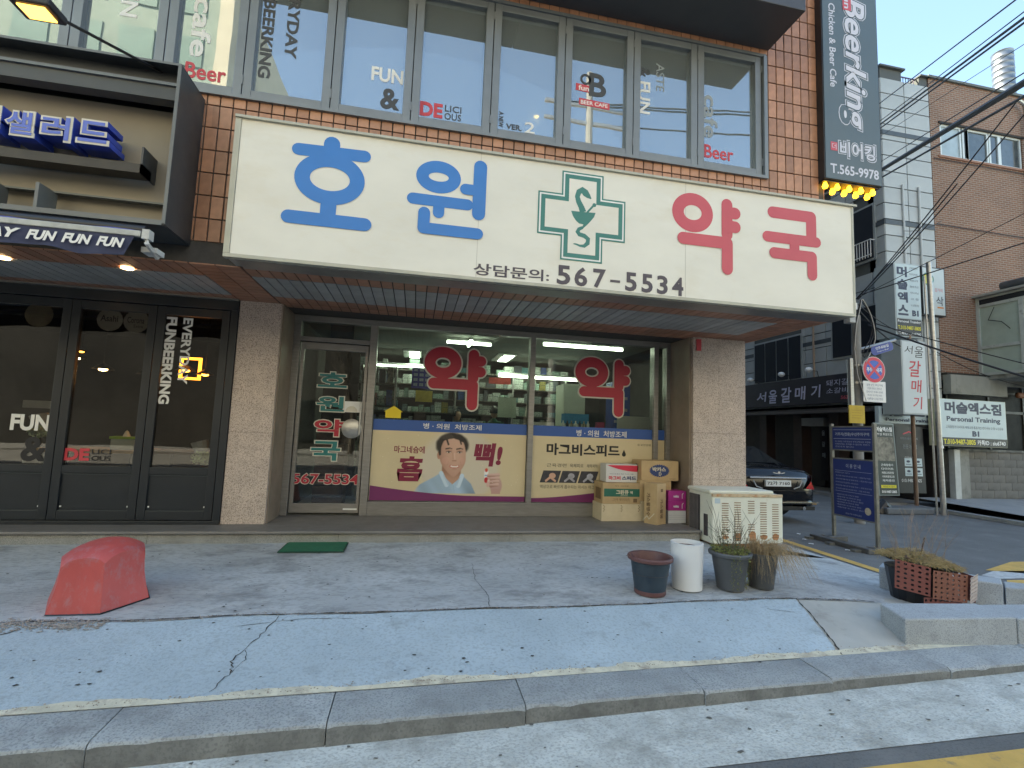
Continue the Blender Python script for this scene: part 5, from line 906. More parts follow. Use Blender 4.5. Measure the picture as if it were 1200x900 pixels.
LT(f, '서', BLACK, 11.56, 3.78, 11.82, 3.98, bold=0, shear=.1); LT(f, '울', BLACK, 11.86, 3.70, 12.12, 3.98, bold=0, shear=.1); LT(f, '갈', BR, 11.68, 3.22, 12.03, 3.62, shear=.1, bold=.01); LT(f, '매', BR, 11.72, 2.84, 12.04, 3.15, shear=.1, bold=.01); LT(f, '기', BR, 11.76, 2.44, 12.04, 2.74, shear=.1, bold=.01); settle(t, (12, 10, 2.3))
t = thing('brown_sign_pole', 'thin brown pole carrying the tall white restaurant sign', 'pole'); B().tube([(12.03, 9.95, 0), (12.0, 9.95, 4.3)], .045, 10).obj('post', mat('brown_pole', (.20, .13, .09), .5, .2, 5, metal=.3), t, smooth=True); settle(t, (12, 9.95, 0))
t = thing('silver_pole', 'tall slightly leaning silver steel pole beside the brick house', 'pole'); B().tube([(11.99, 9.3, 0), (11.87, 9.3, 5.95)], .055, 14).obj('post', STEELP, t, smooth=True); B().tube([(11.975, 9.3, 1.52), (11.973, 9.3, 1.58)], .063, 14).obj('band', WHITE, t); B().tube([(11.8, 9.3, 0), (11.75, 9.32, 5.6)], .02, 8).obj('conduit', STEELP, t); settle(t, (12, 9.3, 0))
# utility pole with its signs
t = thing('utility_pole', 'slim grey utility pole hung with cables, clamps and a camera', 'pole'); UP = V((8.66, 8.3, 0)); B().tube([UP, UP + V((.05, 0, 4.15))], .095, 14, r1=.08).obj('post', mat('pole_concrete', (.26, .26, .25), .85, .15, 5, bump=.2), t, smooth=True)
b = B()
for z in (2.75, 3.1): b.tube([(8.69, 8.3, z), (8.69, 8.3, z + .04)], .11, 12)
b.obj('clamp', STEELP, t); B().tube([(8.72, 8.27, 3.45), (9.66, 8.3, 3.72)], .03, 8).obj('arm', STEELP, t); b = B(); b.box(8.33, 8.55, 8.1, 8.22, 4.22, 4.36); b.obj('camera_box', WHITE, t, bevel=.01); B().box(8.36, 8.5, 8.1, 8.25, 3.95, 4.15).obj('camera_box', mat('camera_grey', (.4, .42, .42), .5, 0), t, bevel=.01); B().tube([(8.44, 8.2, 4.28), (8.7, 8.3, 4.1)], .02, 6).obj('bracket', STEELP, t)
B().box(8.42, 8.5, 8.18, 8.26, 2.2, 3.25).obj('cable_duct', STEELP, t, bevel=.01)
for k in range(6):
    pts = []
    for i in range(9): u = i / 8; pts.append((8.70 + (.26 if k % 2 else -.16) * math.sin(u * 3.14) * (1 if k % 2 else 1 + .1 * k) + rr(-.02, .02), 8.18 - .015 * k, lerp(4.45, (3.42 if k % 2 else 2.6) - .05 * k, u)))
    B().tube(pts, .010, 4).obj('loose_cable', CABLE if k < 4 else mat('pale_cable', (.5, .5, .48), .5, 0), t)
settle(t, UP)
t = thing('no_parking_sign', 'round red and blue no stopping sign on the utility pole', 'sign'); f = front(8.1); NB = mat('traffic_blue', (.03, .10, .50), .4, 0); NR = mat('traffic_red', (.62, .03, .07), .4, 0)
B().lathe([(0, 0), (.265, 0), (.265, .012), (0, .012)], (8.91, 8.127, 3.03), 32, axis=V((0, -1, 0)).to_track_quat('Z', 'Y')).obj('plate', WHITE, t); f = front(8.112); B().disc(f, 8.91, 3.03, .255, .0, 32).obj('red_disc', NR, t); B().disc(f, 8.91, 3.03, .19, .0015, 32).obj('blue_disc', NB, t); b = B(); b.stroke(f, [(8.775, 3.165), (9.045, 2.895)], .05, .003, cap=False); b.stroke(f, [(8.775, 2.895), (9.045, 3.165)], .05, .0034, cap=False); b.obj('cross', NR, t); LT(f, '주정차금지', WHITE, 8.73, 2.985, 9.09, 3.075, bold=.03)
B().box(8.7, 8.9, 8.13, 8.25, 3.0, 3.03).obj('bracket', STEELP, t); settle(t, (8.91, 8.12, 3.03))
t = thing('white_notice_plate', 'white plate with small grey Korean text below the round traffic sign', 'sign'); B().box(8.65, 9.18, 8.12, 8.135, 2.385, 2.80).obj('plate', WHITE, t, bevel=.004); f = front(8.119); BLT = mat('grey_blue_text', (.15, .2, .28), .5, 0)
for i, s_ in enumerate(('견인지역', '주정차 위반시 견인조치', '단속시간 07:00~22:00', '(토요일 및 공휴일 포함)', '서울특별시 강남구청장')): LT(f, s_, BLT, 8.72 + .02 * (i % 2), 2.70 - .068 * i, 9.10 - .02 * (i % 2), 2.745 - .068 * i, bold=0)
settle(t, (8.9, 8.13, 2.4))
t = thing('street_name_sign', 'small blue street name sign with white Korean text near the pole arm', 'sign'); f = F((8.86, 8.09, 3.30), (.53, 0, .17), (-.17, 0, .53)); pts = [(.07 * math.cos(R(a)) + (.07 if 90 <= a <= 270 else .48), .09 + .09 * math.sin(R(a))) for a in list(range(-90, 91, 15)) + list(range(90, 271, 15))]
B().extr(f, pts, -.01, 0).obj('plate', mat('street_sign_blue', (.025, .05, .28), .4, 0), t); B().text(f, '언주로85길', .12, .09, .44, .15, .002, bold=.01).obj('lettering', WHITE, t); B().text(f, 'Eonju-ro 85-gil', .14, .035, .42, .065, .002).obj('lettering', WHITE, t); settle(t, (8.9, 8.09, 3.4))
simple('yellow_notice', 'faded yellow notice board strapped low on the utility pole', 'sign', mat('faded_yellow', (.50, .35, .03), .6, .1, 6), (8.305, 8.665, 8.12, 8.14, 1.95, 2.30)); o = B(); f = front(8.118)
for i in range(4): o.rect(f, 8.36, 2.2 - .05 * i, 8.6 - .03 * (i % 2), 2.207 - .05 * i)
o = o.obj('print', mat('notice_print', (.35, .22, .03), .6, 0), bpy.data.objects['yellow_notice'])
# banners by the basement entrance
t = thing('standing_banner', 'tall narrow dark green gym banner standing on a base at the basement entrance', 'banner'); f = F((10.62, 9.62, .40), (1, .05, 0), (-.065, 0, 1)); b = B(); b.fbox(f, -.03, .58, -.02, 1.66, -.03, -.002); b.obj('frame', mat('banner_frame', (.2, .24, .24), .4, .1, 3), t); B().rect(f, 0, 0, .55, 1.63).obj('face', mat('banner_green_black', (.035, .05, .045), .45, .1, 4), t)
LT(f, '머슬엑스짐', WHITE, .04, 1.46, .51, 1.57); LT(f, 'PT샵 회원모집', WHITE, .05, 1.37, .5, 1.43, bold=0); B().rect(f, .02, .78, .53, 1.33, .001).obj('photo_print', mat('gym_photo', (.16, .15, .12), .5, .9, 9), t)
for i, s_ in enumerate(('근육량증가', '다이어트', '체형교정운동', '거북목통증교정', '체력증진')): LT(f, s_, WHITE, .1, .66 - .09 * i, .46, .715 - .09 * i, bold=.01)
B().rect(f, .05, .155, .5, .225, .001).obj('yellow_strip', YV, t); LT(f, '체험문의 접수', BLACK, .1, .17, .45, .21, bold=0); LT(f, '010-9487-3805', WHITE, .06, .04, .5, .10)
B().box(10.45, 11.75, 9.3, 9.75, 0, .15).obj('base', mat('banner_base_grey', (.12, .13, .14), .6, .15, 3), t, bevel=.03); B().tube([(10.4, 9.5, .0), (10.55, 9.5, .2), (10.75, 9.5, 0)], .12, 8).obj('weight', BLACK, t); settle(t, (10.9, 9.6, 0))
t = thing('black_poster_panel', 'black poster panel with four pale square pictograms behind the tall banner', 'poster'); f = F((11.80, 10.2, .38), (1, 0, 0), (-.03, 0, 1)); B().fbox(f, 0, .85, 0, 1.65, -.04, -.002).obj('panel', mat('poster_black', (.014, .014, .017), .4, .1, 3), t); B().stroke(f, [(.25, 1.46), (.42, 1.52), (.6, 1.47)], .03, .002).obj('emblem', NR, t)
LT(f, '대한트레이너협회', LFAINT, .16, 1.32, .68, 1.38, bold=0); LT(f, '전문가클럽', LFAINT, .22, 1.1, .64, 1.2, bold=0); LT(f, '무료체험 이벤트', WHITE, .25, .86, .6, .90, bold=0); LT(f, '010-9487-3805', WHITE, .12, .27, .72, .35, bold=.0)
for i in range(2):
    for j in range(2): x0, z0 = .24 + .3 * i, .42 + .24 * j; B().rect(f, x0, z0, x0 + .23, z0 + .2, .001).obj('pictogram', GB, t); B().disc(f, x0 + .11, z0 + .12, .055, .002, 10, .03).stroke(f, [(x0 + .04, z0 + .05), (x0 + .19, z0 + .05)], .015, .002).obj('pictogram', NV, t)
settle(t, (12.2, 10.2, .3))

# ================================================================== BLUE NOTICE BOARD
t = thing('notice_board', 'freestanding blue residents parking notice board on steel posts with a plank base', 'notice board'); A0, A1 = V((6.645, 6.86, 0)), V((6.60, 6.06, 0)); ud = (A1 - A0).normalized(); W0 = (A1 - A0).length; f = F(A0, ud); BB = mat('board_navy', (.018, .035, .18), .4, .08, 3); PST = mat('weathered_post', (.22, .22, .20), .5, .3, 8, metal=.5)
for u in (0, W0): b = B().fbox(f, u - .022, u + .022, .05, 1.86, -.045, 0); b.obj('post', PST, t, bevel=.003)
B().fbox(f, .025, W0 - .025, 1.45, 1.80, -.03, -.012).obj('upper_board', BB, t); B().fbox(f, .025, W0 - .025, .43, 1.30, -.03, -.012).obj('lower_board', BB, t); b = B()
for z in (1.80, 1.435, 1.30, .41): b.fbox(f, .023, W0 - .023, z, z + .02, -.035, -.005)
b.obj('rail', PST, t)
LBL = mat('board_pale_text', (.45, .5, .62), .5, 0)
def LN(st, u0, w0, u1, w1, **k): B().text(f, st, u0, w0, u1, w1, -.0105, **k).obj('lettering', LBL, t)
LN('거주자(전용)우선주차구역', .08, 1.66, .72, 1.72, bold=.02)
for z in (1.76, 1.62): B().rect(f, .05, z, W0 - .05, z + .006, -.011).obj('line', LBL, t)
LN('이 구역은 거주자우선 주차구역으로 지정된', .08, 1.565, .74, 1.59); LN('차량외에는 주차할 수 없으며, 위반시', .08, 1.525, .72, 1.55); LN('견인조치 됩니다.', .08, 1.485, .45, 1.51); LN('이 용 안 내', .28, 1.17, .55, 1.235, bold=.01)
for i, (a, c) in enumerate(((.06, .35), (.06, .72), (.06, .74), (.06, .5), (.06, .74), (.06, .7))): LN('· 주차구획 이용시간 및 요금 안내 — 전일 주간 야간', .06, 1.08 - .05 * i, c, 1.10 - .05 * i)
for z in (1.12, .80): B().rect(f, .06, z, W0 - .06, z + .004, -.011).obj('line', LBL, t)
for i in range(6): LN('· 배정차량 외 주차시 견인', .07, .74 - .04 * i, .50 + .04 * (i % 3), .76 - .04 * i)
B().disc(f, .66, .56, .055, -.010, 20).obj('round_seal', mat('seal_pale', (.5, .45, .35), .5, .3, 40), t); LN('강남구도시관리공단', .25, .46, .55, .485)
b = B(); b.box(6.38, 6.50, 5.98, 7.05, .0, .07, Matrix.Translation((0, 0, 0))); b.obj('base_rail', mat('base_dark_steel', (.12, .12, .12), .6, .3, 6, metal=.3), t, bevel=.01)
B().box(6.50, 6.95, 5.98, 6.14, 0, .08).obj('base_foot', mat('base_dark_steel', (.12, .12, .12)), t, bevel=.01); B().box(6.50, 6.85, 6.78, 6.94, 0, .08).obj('base_foot', mat('base_dark_steel', (.12, .12, .12)), t, bevel=.01)
for y in (6.95, 6.55, 6.1): B().box(6.28, 6.40, y, y + .09, 0, .035).obj('bracket', PST, t)
settle(t, (6.6, 6.4, 0))

# ================================================================== THINGS ON THE PAVEMENT
t = thing('door_mat', 'flat dark green doormat below the step in front of the pharmacy door', 'mat', (-.95, 5.52, sw(-.95, 5.52))); B().box(-.30, .30, -.19, .19, .004, .016).obj('pile', mat('green_mat', (.02, .15, .075), .95, .15, 8, bump=.8, bscale=260), t); B().box(-.315, .315, -.205, .205, .0, .010).obj('rim', mat('mat_rim', (.015, .06, .04), .8, 0), t)
# red rubber wedge (loading ramp end) lying on the pavement
t = thing('red_bollard_top', 'worn red six sided plastic block with a domed top on the pavement at the left', 'block', (-2.184, 4.20, sw(-2.18, 4.2)))
b = B(); ns = 8; ring_n = 6 * ns; prof_ = [(.325, 0, 0), (.318, .03, 0), (.292, .12, 0), (.276, .2, 0), (.27, .27, 0), (.268, 1, 1)] + [(.268 * k, 1, 1) for k in (.985, .9, .75, .6, .4, .2)]
def hexr(a): a = (a + 60.3) % 60 - 30; return math.cos(R(30)) / math.cos(R(a))
for rad, hz, dome in prof_:
    for i in range(ring_n):
        a = -60.3 + 360 * i / ring_n; q = hexr(a) * rad; x, y = q * math.cos(R(a)), q * math.sin(R(a)); z = (.30 + .14 * max(0, 1 - (q / .268) ** 2) ** .72 + .10 * x) if dome else hz + sw(-2.184 + x, 4.2 + y) - t.location.z
        if not dome and hz > .25: z = min(z, .26 + .10 * x)
        b.v.append((x, y, z))
for k in range(len(prof_) - 1):
    for i in range(ring_n): q = k * ring_n; b.f.append((q + i, q + (i + 1) % ring_n, q + ring_n + (i + 1) % ring_n, q + ring_n + i))
b.f.append(tuple((len(prof_) - 1) * ring_n + i for i in range(ring_n))); o = b.obj('shell', mat('scuffed_red_plastic', (.44, .075, .07), .55, .14, 5, stain=(16, .50, (.36, .16, .18), .6), bump=.3, bscale=22, stretch=(1, 1, .6)), t, smooth=True); o.data.set_sharp_from_angle(angle=R(26))
b = B(); [b.tube([(.3 * math.cos(R(a)) * hexr(a) * 1.09, .3 * math.sin(R(a)) * hexr(a) * 1.09, sw(-2.184 + .3 * math.cos(R(a)), 4.2 + .3 * math.sin(R(a))) - t.location.z + .004) for a in range(-120, 121, 6)], .006, 4)]; b.obj('base_edge', BLACK, t)
# air conditioner condenser
t = thing('condenser_unit', 'old cream air conditioner condenser with rusty louvres standing before the right pillar', 'air conditioner'); AC = mat('aged_cream_enamel', (.70, .71, .62), .45, .08, 2.5, stain=(7, .62, (.35, .18, .07), .5)); cx0, cx1, cy0, cy1, cz0, cz1 = 3.62, 4.60, 5.50, 6.03, .27, .87
b = B().box(cx0, cx1, cy0, cy1, cz0, cz1); b.obj('cabinet', AC, t, bevel=.015); b = B().box(cx0 - .02, cx1 - .10, cy0 + .03, cy1 + .01, cz1 - .005, cz1 + .045); b.obj('lid', AC, t, bevel=.018); b = B().box(cx0 - .006, cx1 - .008, cy0 - .012, cy0 + .02, cz1 - .03, cz1 + .006); b.obj('lid_rim', mat('rust_streaked', (.52, .40, .26), .6, .3, 12, stain=(8, .5, (.40, .15, .04), .9)), t, bevel=.004)
b = B(); b.box(cx0 - .012, cx0 + .002, cy0 + .27, cy1 - .04, cz0 + .05, cz1 - .04); b.obj('side_grille', mat('dark_fins', (.05, .045, .05), .6, .3, 40, stretch=(1, 12, 1)), t); B().box(cx0 - .014, cx0 + .002, cy0 + .10, cy0 + .17, cz0 + .08, cz0 + .34).obj('cable_slot', mat('dark_fins', (.05, .045, .05)), t)
b = B(); [b.box(cx0 - .02, cx0 - .008, cy0 + .30 + .03 * i, cy0 + .306 + .03 * i, cz0 + .05, cz1 - .04) for i in range(7)]; b.obj('fins', mat('fin_grey', (.16, .15, .15), .5, .2, 9), t, kind='stuff')
for c_, (x0, zt, nn) in enumerate(((3.745, .755, 15), (3.915, .765, 17), (4.105, .785, 15), (4.275, .765, 16), (4.445, .745, 15))):
    for i in range(nn):
        if c_ == 2 and 5 < i < 10: continue
        z = zt - .0285 * i; B().box(x0, x0 + .09, cy0 - .004, cy0 + .001, z, z + .0085).obj('louvre_slot', mat('rusty_slot', (.22, .12, .06), .9, .35, 12), t)
for x0, z0, w_, h_ in ((3.74, .33, .1, .05), (3.91, .31, .11, .10), (4.11, .29, .11, .14), (4.27, .32, .11, .07), (4.44, .31, .1, .09)): B().poly(front(cy0 - .003), [(x0 + w_ * (.5 + .5 * math.cos(a) * rr(.8, 1.1)), z0 + h_ * (.5 + .5 * math.sin(a) * rr(.8, 1.1))) for a in [6.283 * i / 11 for i in range(11)]], 0).obj('rust_patch', mat('rust_bloom', (.42, .20, .09), .9, .35, 20), t)
B().box(cx0 + .03, cx0 + .10, cy0 - .003, cy0, .76, .82).obj('label_plate', mat('pale_label', (.42, .52, .58), .5, 0), t); B().box(cx0 + .05, cx1 - .05, cy0 + .04, cy1 - .03, .2, cz0).obj('plinth', RUST, t); B().box(3.5, 3.98, 5.42, 5.7, .21, .245).obj('base_brick', mat('dark_red_brick', (.14, .07, .055), .9, .3, 8), t, bevel=.01); settle(t, (4.1, 5.75, .24))
# cartons
def carton(label, x, y, z, w_, d_, h_, turn, m_, decor, name='cardboard_box'):
    t = thing(name, label, 'box', (x, y, z)); t.rotation_euler = (0, 0, R(turn)); B().box(-w_ / 2, w_ / 2, -d_ / 2, d_ / 2, 0, h_).obj('carton', m_, t, bevel=.003); b = B().box(-w_ / 2, w_ / 2, -.004, .004, h_, h_ + .0015); b.box(-w_ / 2, w_ / 2, -d_ / 2, -d_ / 2 + .0, 0, 0) if 0 else None; b.obj('tape_seam', mat('tape_brown', (.30, .21, .11), .4, .1, 5), t)
    decor(t, F((0, -d_ / 2 - .0015, 0)), w_, h_, F((-w_ / 2 - .0015, 0, 0), (0, -1, 0), (0, 0, 1)), d_); return t
GRN = mat('print_green', (.02, .13, .09), .5, .08, 8); NVP = mat('print_navy', (.02, .04, .14), .5, .08, 8); CW = mat('print_cream', (.62, .56, .42), .6, .05, 8); PK = mat('print_magenta', (.42, .03, .24), .45, .05, 8); BRP = mat('print_brown', (.16, .10, .05), .6, .1, 8)
def tx(t, f, st, m_, *a, **k): k.setdefault('bold', .03); n_ = k.pop('n', .001); B().text(f, st, *a, n_, **k).obj('lettering', m_, t)
def starburst(t, f, cx, cz, rx, rz, m_, k=26, n=.0006): B().poly(f, [(cx + rx * (1 if i % 2 else .87) * math.cos(6.283 * i / (2 * k)), cz + rz * (1 if i % 2 else .87) * math.sin(6.283 * i / (2 * k))) for i in range(2 * k)], n).obj('emblem', m_, t)
def d_plain(t, f, w_, h_, g, d_):
    for u in (-.25, -.0, .25):
        b = B(); [b.disc(f, u + (.006 if i % 2 else -.006), h_ - .02 - .018 * i, .006, .0006, 6, .009) for i in range(5)]; b.obj('staple_mark', BRP, t)
def d_green(t, f, w_, h_, g, d_):
    B().rect(f, -w_ / 2 + .02, .095, w_ / 2 - .005, .20, .0006).obj('green_band', GRN, t); tx(t, f, '그린큐', CW, -.08, .125, .10, .185, bold=.04); tx(t, f, '액', CW, .12, .13, .16, .17); tx(t, f, '(생약제제)', CW, -.02, .10, .09, .118, bold=0); tx(t, f, '그린액  제이워터(주)', BRP, -.13, .03, .12, .075, bold=.0); B().rect(f, .17, .02, .225, .07, .0006).obj('code_patch', BRP, t); tx(t, f, '제약 그린제품', BRP, -.1, .225, .1, .245, bold=0)
    B().rect(g, -.1, .05, .1, .2, .0006).obj('side_print', BRP, t)
def d_bakas(t, f, w_, h_, g, d_): starburst(t, f, -.01, h_ * .5, .155, .088, NVP); tx(t, f, '박카스', CW, -.115, h_ * .46, .085, h_ * .46 + .06, bold=.04, n=.0015); tx(t, f, 'D', CW, -.02, h_ * .26, .02, h_ * .26 + .045, n=.0015); B().ring(g, .0, h_ * .6, .045, .045, .02, .0006).obj('side_print', BLACK, t); tx(t, f, '동아제약', BRP, .14, .02, .23, .035, bold=0)
def d_half(t, f, w_, h_, g, d_): starburst(t, f, .0, h_ * .45, .11, .085, NVP)
def d_red(t, f, w_, h_, g, d_):
    B().poly(f, [(-w_ / 2 + .01, h_ - .015), (w_ / 2 - .002, h_ - .015), (w_ / 2 - .002, h_ - .10)] + [(lerp(w_ / 2, -w_ / 2 + .01, u / 8), h_ - .10 + .085 * (u / 8) ** 2) for u in range(1, 9)], .0006).obj('red_wave', NR, t); tx(t, f, '마그비', NR, -w_ / 2 + .04, .03, -.02, .085, bold=.04); tx(t, f, '스피드', NVP, 0, .03, w_ / 2 - .02, .085, bold=.04); tx(t, f, '액상으로 흡수 빠른 마시는 제품', NVP, -w_ / 2 + .05, .105, w_ / 2 - .06, .12, bold=0)
def d_tall(t, f, w_, h_, g, d_): tx(t, f, '가스활명', BRP, -.03, .08, .03, .33, rot=-1, bold=.03); B().rect(f, -.02, .42, .03, .46, .0006).obj('code_patch', BRP, t); tx(t, g, '가스활명수', BRP, -.06, .1, .0, .40, rot=-1, bold=.03); B().stroke(g, [(-.12, .03), (-.05, .10), (-.02, .06), (.06, .14)], .012, .0006).obj('side_print', CW, t)
def d_pink(t, f, w_, h_, g, d_): tx(t, f, 'volttu', WHITE, -.06, .04, .02, .075, bold=.04); B().stroke(f, [(.07, .03), (.07, .08), (.085, .1)], .008, .0006).obj('emblem', WHITE, t)
def d_white(t, f, w_, h_, g, d_):
    b = B(); [b.rect(f, -w_ / 2 + .01, z, w_ / 2 - .01, z + .002, .0006) for z in (.05, .075, .1)]; b.obj('edge_lines', mat('soft_line', (.3, .33, .36), .6, 0), t)
fz = .4
carton('long plain pale cardboard box at the bottom left of the carton stack', 2.78, 6.45, fz, .57, .34, .225, 0, CARDP, d_plain); carton('kraft carton with a green band and cream Korean letters on the plain box', 2.78, 6.45, fz + .227, .54, .32, .275, 0, CARD, d_green)
carton('pale carton with a navy starburst at the bottom of the middle stack', 3.28, 6.43, fz, .44, .30, .265, 0, CARDP, d_half); carton('kraft carton with a navy starburst in the middle of the stack, half hidden', 3.27, 6.43, fz + .267, .46, .30, .275, 0, CARD, d_half)
carton('white carton with a red curve on top of the green banded one', 2.82, 6.49, fz + .504, .46, .22, .245, 0, mat('white_carton', (.60, .60, .60), .6, .05, 5), d_red); carton('wide kraft carton with a complete navy starburst crowning the stack', 3.335, 6.43, fz + .544, .55, .30, .27, 0, CARD, d_bakas)
carton('tall narrow kraft carton standing on end in front of the stacks', 3.19, 6.14, fz, .20, .20, .53, 28, CARD, d_tall)
carton('flat white carton under the two magenta boxes by the reveal', 3.515, 6.27, fz, .26, .26, .165, 0, mat('white_carton', (.6, .6, .6)), d_white); carton('lower of the two magenta boxes beside the tall carton', 3.515, 6.27, fz + .167, .26, .26, .13, 0, PK, d_pink, 'magenta_box'); carton('upper of the two magenta boxes beside the tall carton', 3.515, 6.27, fz + .299, .26, .26, .125, 0, PK, d_pink, 'magenta_box')
# pots
def pot(name, label, x, y, h, rt, rb, m_, soil, rim=None, cat='plant pot'):
    z = sw(x, y) + .002; t = thing(name, label, cat, (x, y, z)); pr_ = [(0, .012), (rb * .85, .0), (rb, .006), (rb, .02), (lerp(rb, rt, .85), h * .86)]
    if rim: pr_ += [(rt * .96, h * .87)]
    pr_ += [(rt, h), (rt - .012, h + .002), (rt - .016, h * .9), (rt * .86, h * .55), (0, h * .5)] if not rim else [(rt * .97, h * .88)]
    B().lathe(pr_, (0, 0, 0), 32).obj('body', m_, t, smooth=True)
    if rim: B().lathe([(rt * .98, h * .87), (rt + .018, h * .90), (rt + .022, h - .01), (rt + .015, h), (rt - .008, h - .004), (rt - .02, h * .85), (rt * .8, h * .5), (0, h * .48)], (0, 0, 0), 32).obj('rim', rim, t, smooth=True)
    B().lathe([(0, soil + .02), (rt * .4, soil + .01), (rt * .9, soil)], (0, 0, 0), 18).obj('soil', mat('dry_soil', (.12, .08, .06), .95, .4, 20, bump=.6), t, smooth=True); return t, z
b_, z_ = pot('plant_pot', 'large dark blue plastic pot with a maroon rim, empty, leftmost pot', 2.055, 4.03, .315, .172, .128, mat('dark_blue_plastic', (.022, .038, .055), .45, .25, 4, stain=(6, .58, (.09, .09, .09), .5)), .17, mat('maroon_rim', (.12, .055, .052), .5, .2, 8))
B().lathe([(.126, .0), (.132, .005), (.134, .035), (.128, .04)], (0, 0, 0), 32).obj('foot_ring', mat('maroon_rim', (.17, .075, .07)), b_, smooth=True)
t, z = pot('white_planter', 'tall glossy white cylindrical planter next to the dark blue pot', 2.455, 4.12, .40, .142, .130, mat('glossy_white_resin', (.68, .70, .71), .3, .04, 3), .36)
t, z = pot('plant_pot', 'grey plastic pot with green trailing weeds and bare stems', 2.86, 4.08, .33, .165, .115, mat('mid_grey_plastic', (.075, .082, .09), .5, .15, 5), .30, mat('mid_grey_rim', (.085, .092, .10), .5, .1, 5))
LEAFY = mat('yellow_green_leaf', (.16, .18, .05), .7, .3, 30); b = B()
for _ in range(900):
    a, r_ = rr(0, 6.28), .17 * math.sqrt(rr(0, 1)); p = V((r_ * math.cos(a), r_ * math.sin(a), .32 + rr(0, .05))); d = V((rr(-1, 1), rr(-1, 1), rr(-.3, 1))).normalized() * rr(.006, .014); e = d.cross(V((rr(-1, 1), rr(-1, 1), rr(-1, 1)))).normalized() * .004; b.add([p - d, p + e, p + d, p - e], [(0, 1, 2, 3)])
for a0 in (-2.0, -1.2, -1.75):
    for i in range(60): u = i / 60; p = V((.185 * math.cos(a0), .185 * math.sin(a0), .32 - .28 * u)) + V((rr(-.02, .02) - .03 * u, rr(-.02, .01), 0)); d = V((rr(-1, 1), rr(-1, 1), rr(-1, 1))).normalized() * .009; e = d.cross(V((0, .3, 1))).normalized() * .005; b.add([p - d, p + e, p + d, p - e], [(0, 1, 2, 3)])
b.obj('foliage', LEAFY, t, kind='stuff')
def twigs(n_, base_r, h0, h1, lean, rad, z0, br=2):
    b = B()
    for _ in range(n_):
        a = rr(0, 6.28); p = V((base_r * rr(0, 1) * math.cos(a), base_r * rr(0, 1) * math.sin(a), z0)); d = V((math.cos(a) * lean * rr(.2, 1), math.sin(a) * lean * rr(.2, 1), 1)).normalized(); L_ = rr(h0, h1); pts = [p]
        for i in range(5): d = (d + V((rr(-.18, .18), rr(-.18, .18), rr(-.12, .05)))).normalized(); pts.append(pts[-1] + d * L_ / 5)
        b.tube(pts, rad, 3, r1=rad * .35, caps=False)
        for _k in range(br): q = pts[random.randint(2, 4)]; e = (d + V((rr(-1, 1), rr(-1, 1), rr(-.2, .7)))).normalized(); b.tube([q, q + e * L_ * .2, q + e * L_ * .34 + V((0, 0, .01))], rad * .5, 3, r1=rad * .25, caps=False)
    return b
twigs(14, .12, .15, .42, .35, .004, .3, 3).obj('stem', mat('grey_brown_twig', (.13, .12, .09), .8, .2, 20), t)
b = twigs(16, .13, .12, .34, .5, .003, .3, 1)
leaves(b, (0, 0, .44), .14, 160, .014, .6); b.obj('sprigs', mat('dull_green_leaf', (.09, .11, .06), .7, .3, 20), t, kind='stuff')
t, z = pot('plant_pot', 'dark grey pot overflowing with straw coloured dry grass, rightmost pot', 3.19, 4.10, .31, .145, .105, mat('dark_grey_plastic', (.06, .065, .07), .5, .2, 5), .28)
b = B()
for _ in range(480):
    a = rr(0, 6.28); p = V((.09 * rr(0, 1) * math.cos(a), .09 * rr(0, 1) * math.sin(a), .29)); out = V((math.cos(a) + .35, math.sin(a) - .35, 0)) * rr(.04, .26); H_ = rr(.03, .15); pts = [p, p + out * .3 + V((0, 0, H_ * .8)), p + out * .7 + V((0, 0, H_)), p + out * 1.1 + V((rr(-.03, .03), rr(-.03, .03), H_ * .3 - rr(0, .24)))]; b.tube(pts, .0016, 3, r1=.0007, caps=False)
b.obj('dry_grass', mat('straw_grass', (.34, .25, .14), .85, .35, 20), t, kind='stuff')
# granite blocks of the planting corner
def gblock(label, pts, z0, z1, name='granite_block'):
    b = B(); k = len(pts); b.v = [(x, y, z0) for x, y in pts] + [(x, y, z1) for x, y in pts]; b.f = [tuple(range(k))[::-1], tuple(range(k, 2 * k))] + [(i, (i + 1) % k, (i + 1) % k + k, i + k) for i in range(k)]; return b.obj(name, mat('planter_granite', (.36, .39, .41), .8, .12, 4, speck=(130, .6, (.19, .2, .21)), bump=.3, bscale=100, stain=(3, .56, (.17, .17, .17), .5), rnd=.06), bevel=.012, label=label, category='block')
gblock('long granite block in front of the plant crate, its blunt end towards the pots', [(3.66, 3.15), (4.63, 3.09), (4.66, 3.40), (3.80, 3.48)], .0, .265); gblock('granite block continuing the front one to the right picture edge', [(4.645, 3.09), (6.2, 3.0), (6.2, 3.3), (4.675, 3.40)], .0, .255); gblock('granite block behind the plant crate, partly hidden by it', [(4.83, 4.42), (5.03, 4.56), (5.75, 3.95), (5.52, 3.78)], .02, .285); gblock('granite block at the far right closing the planting corner', [(5.53, 3.77), (5.76, 3.94), (6.9, 3.35), (6.7, 3.1)], .02, .26)
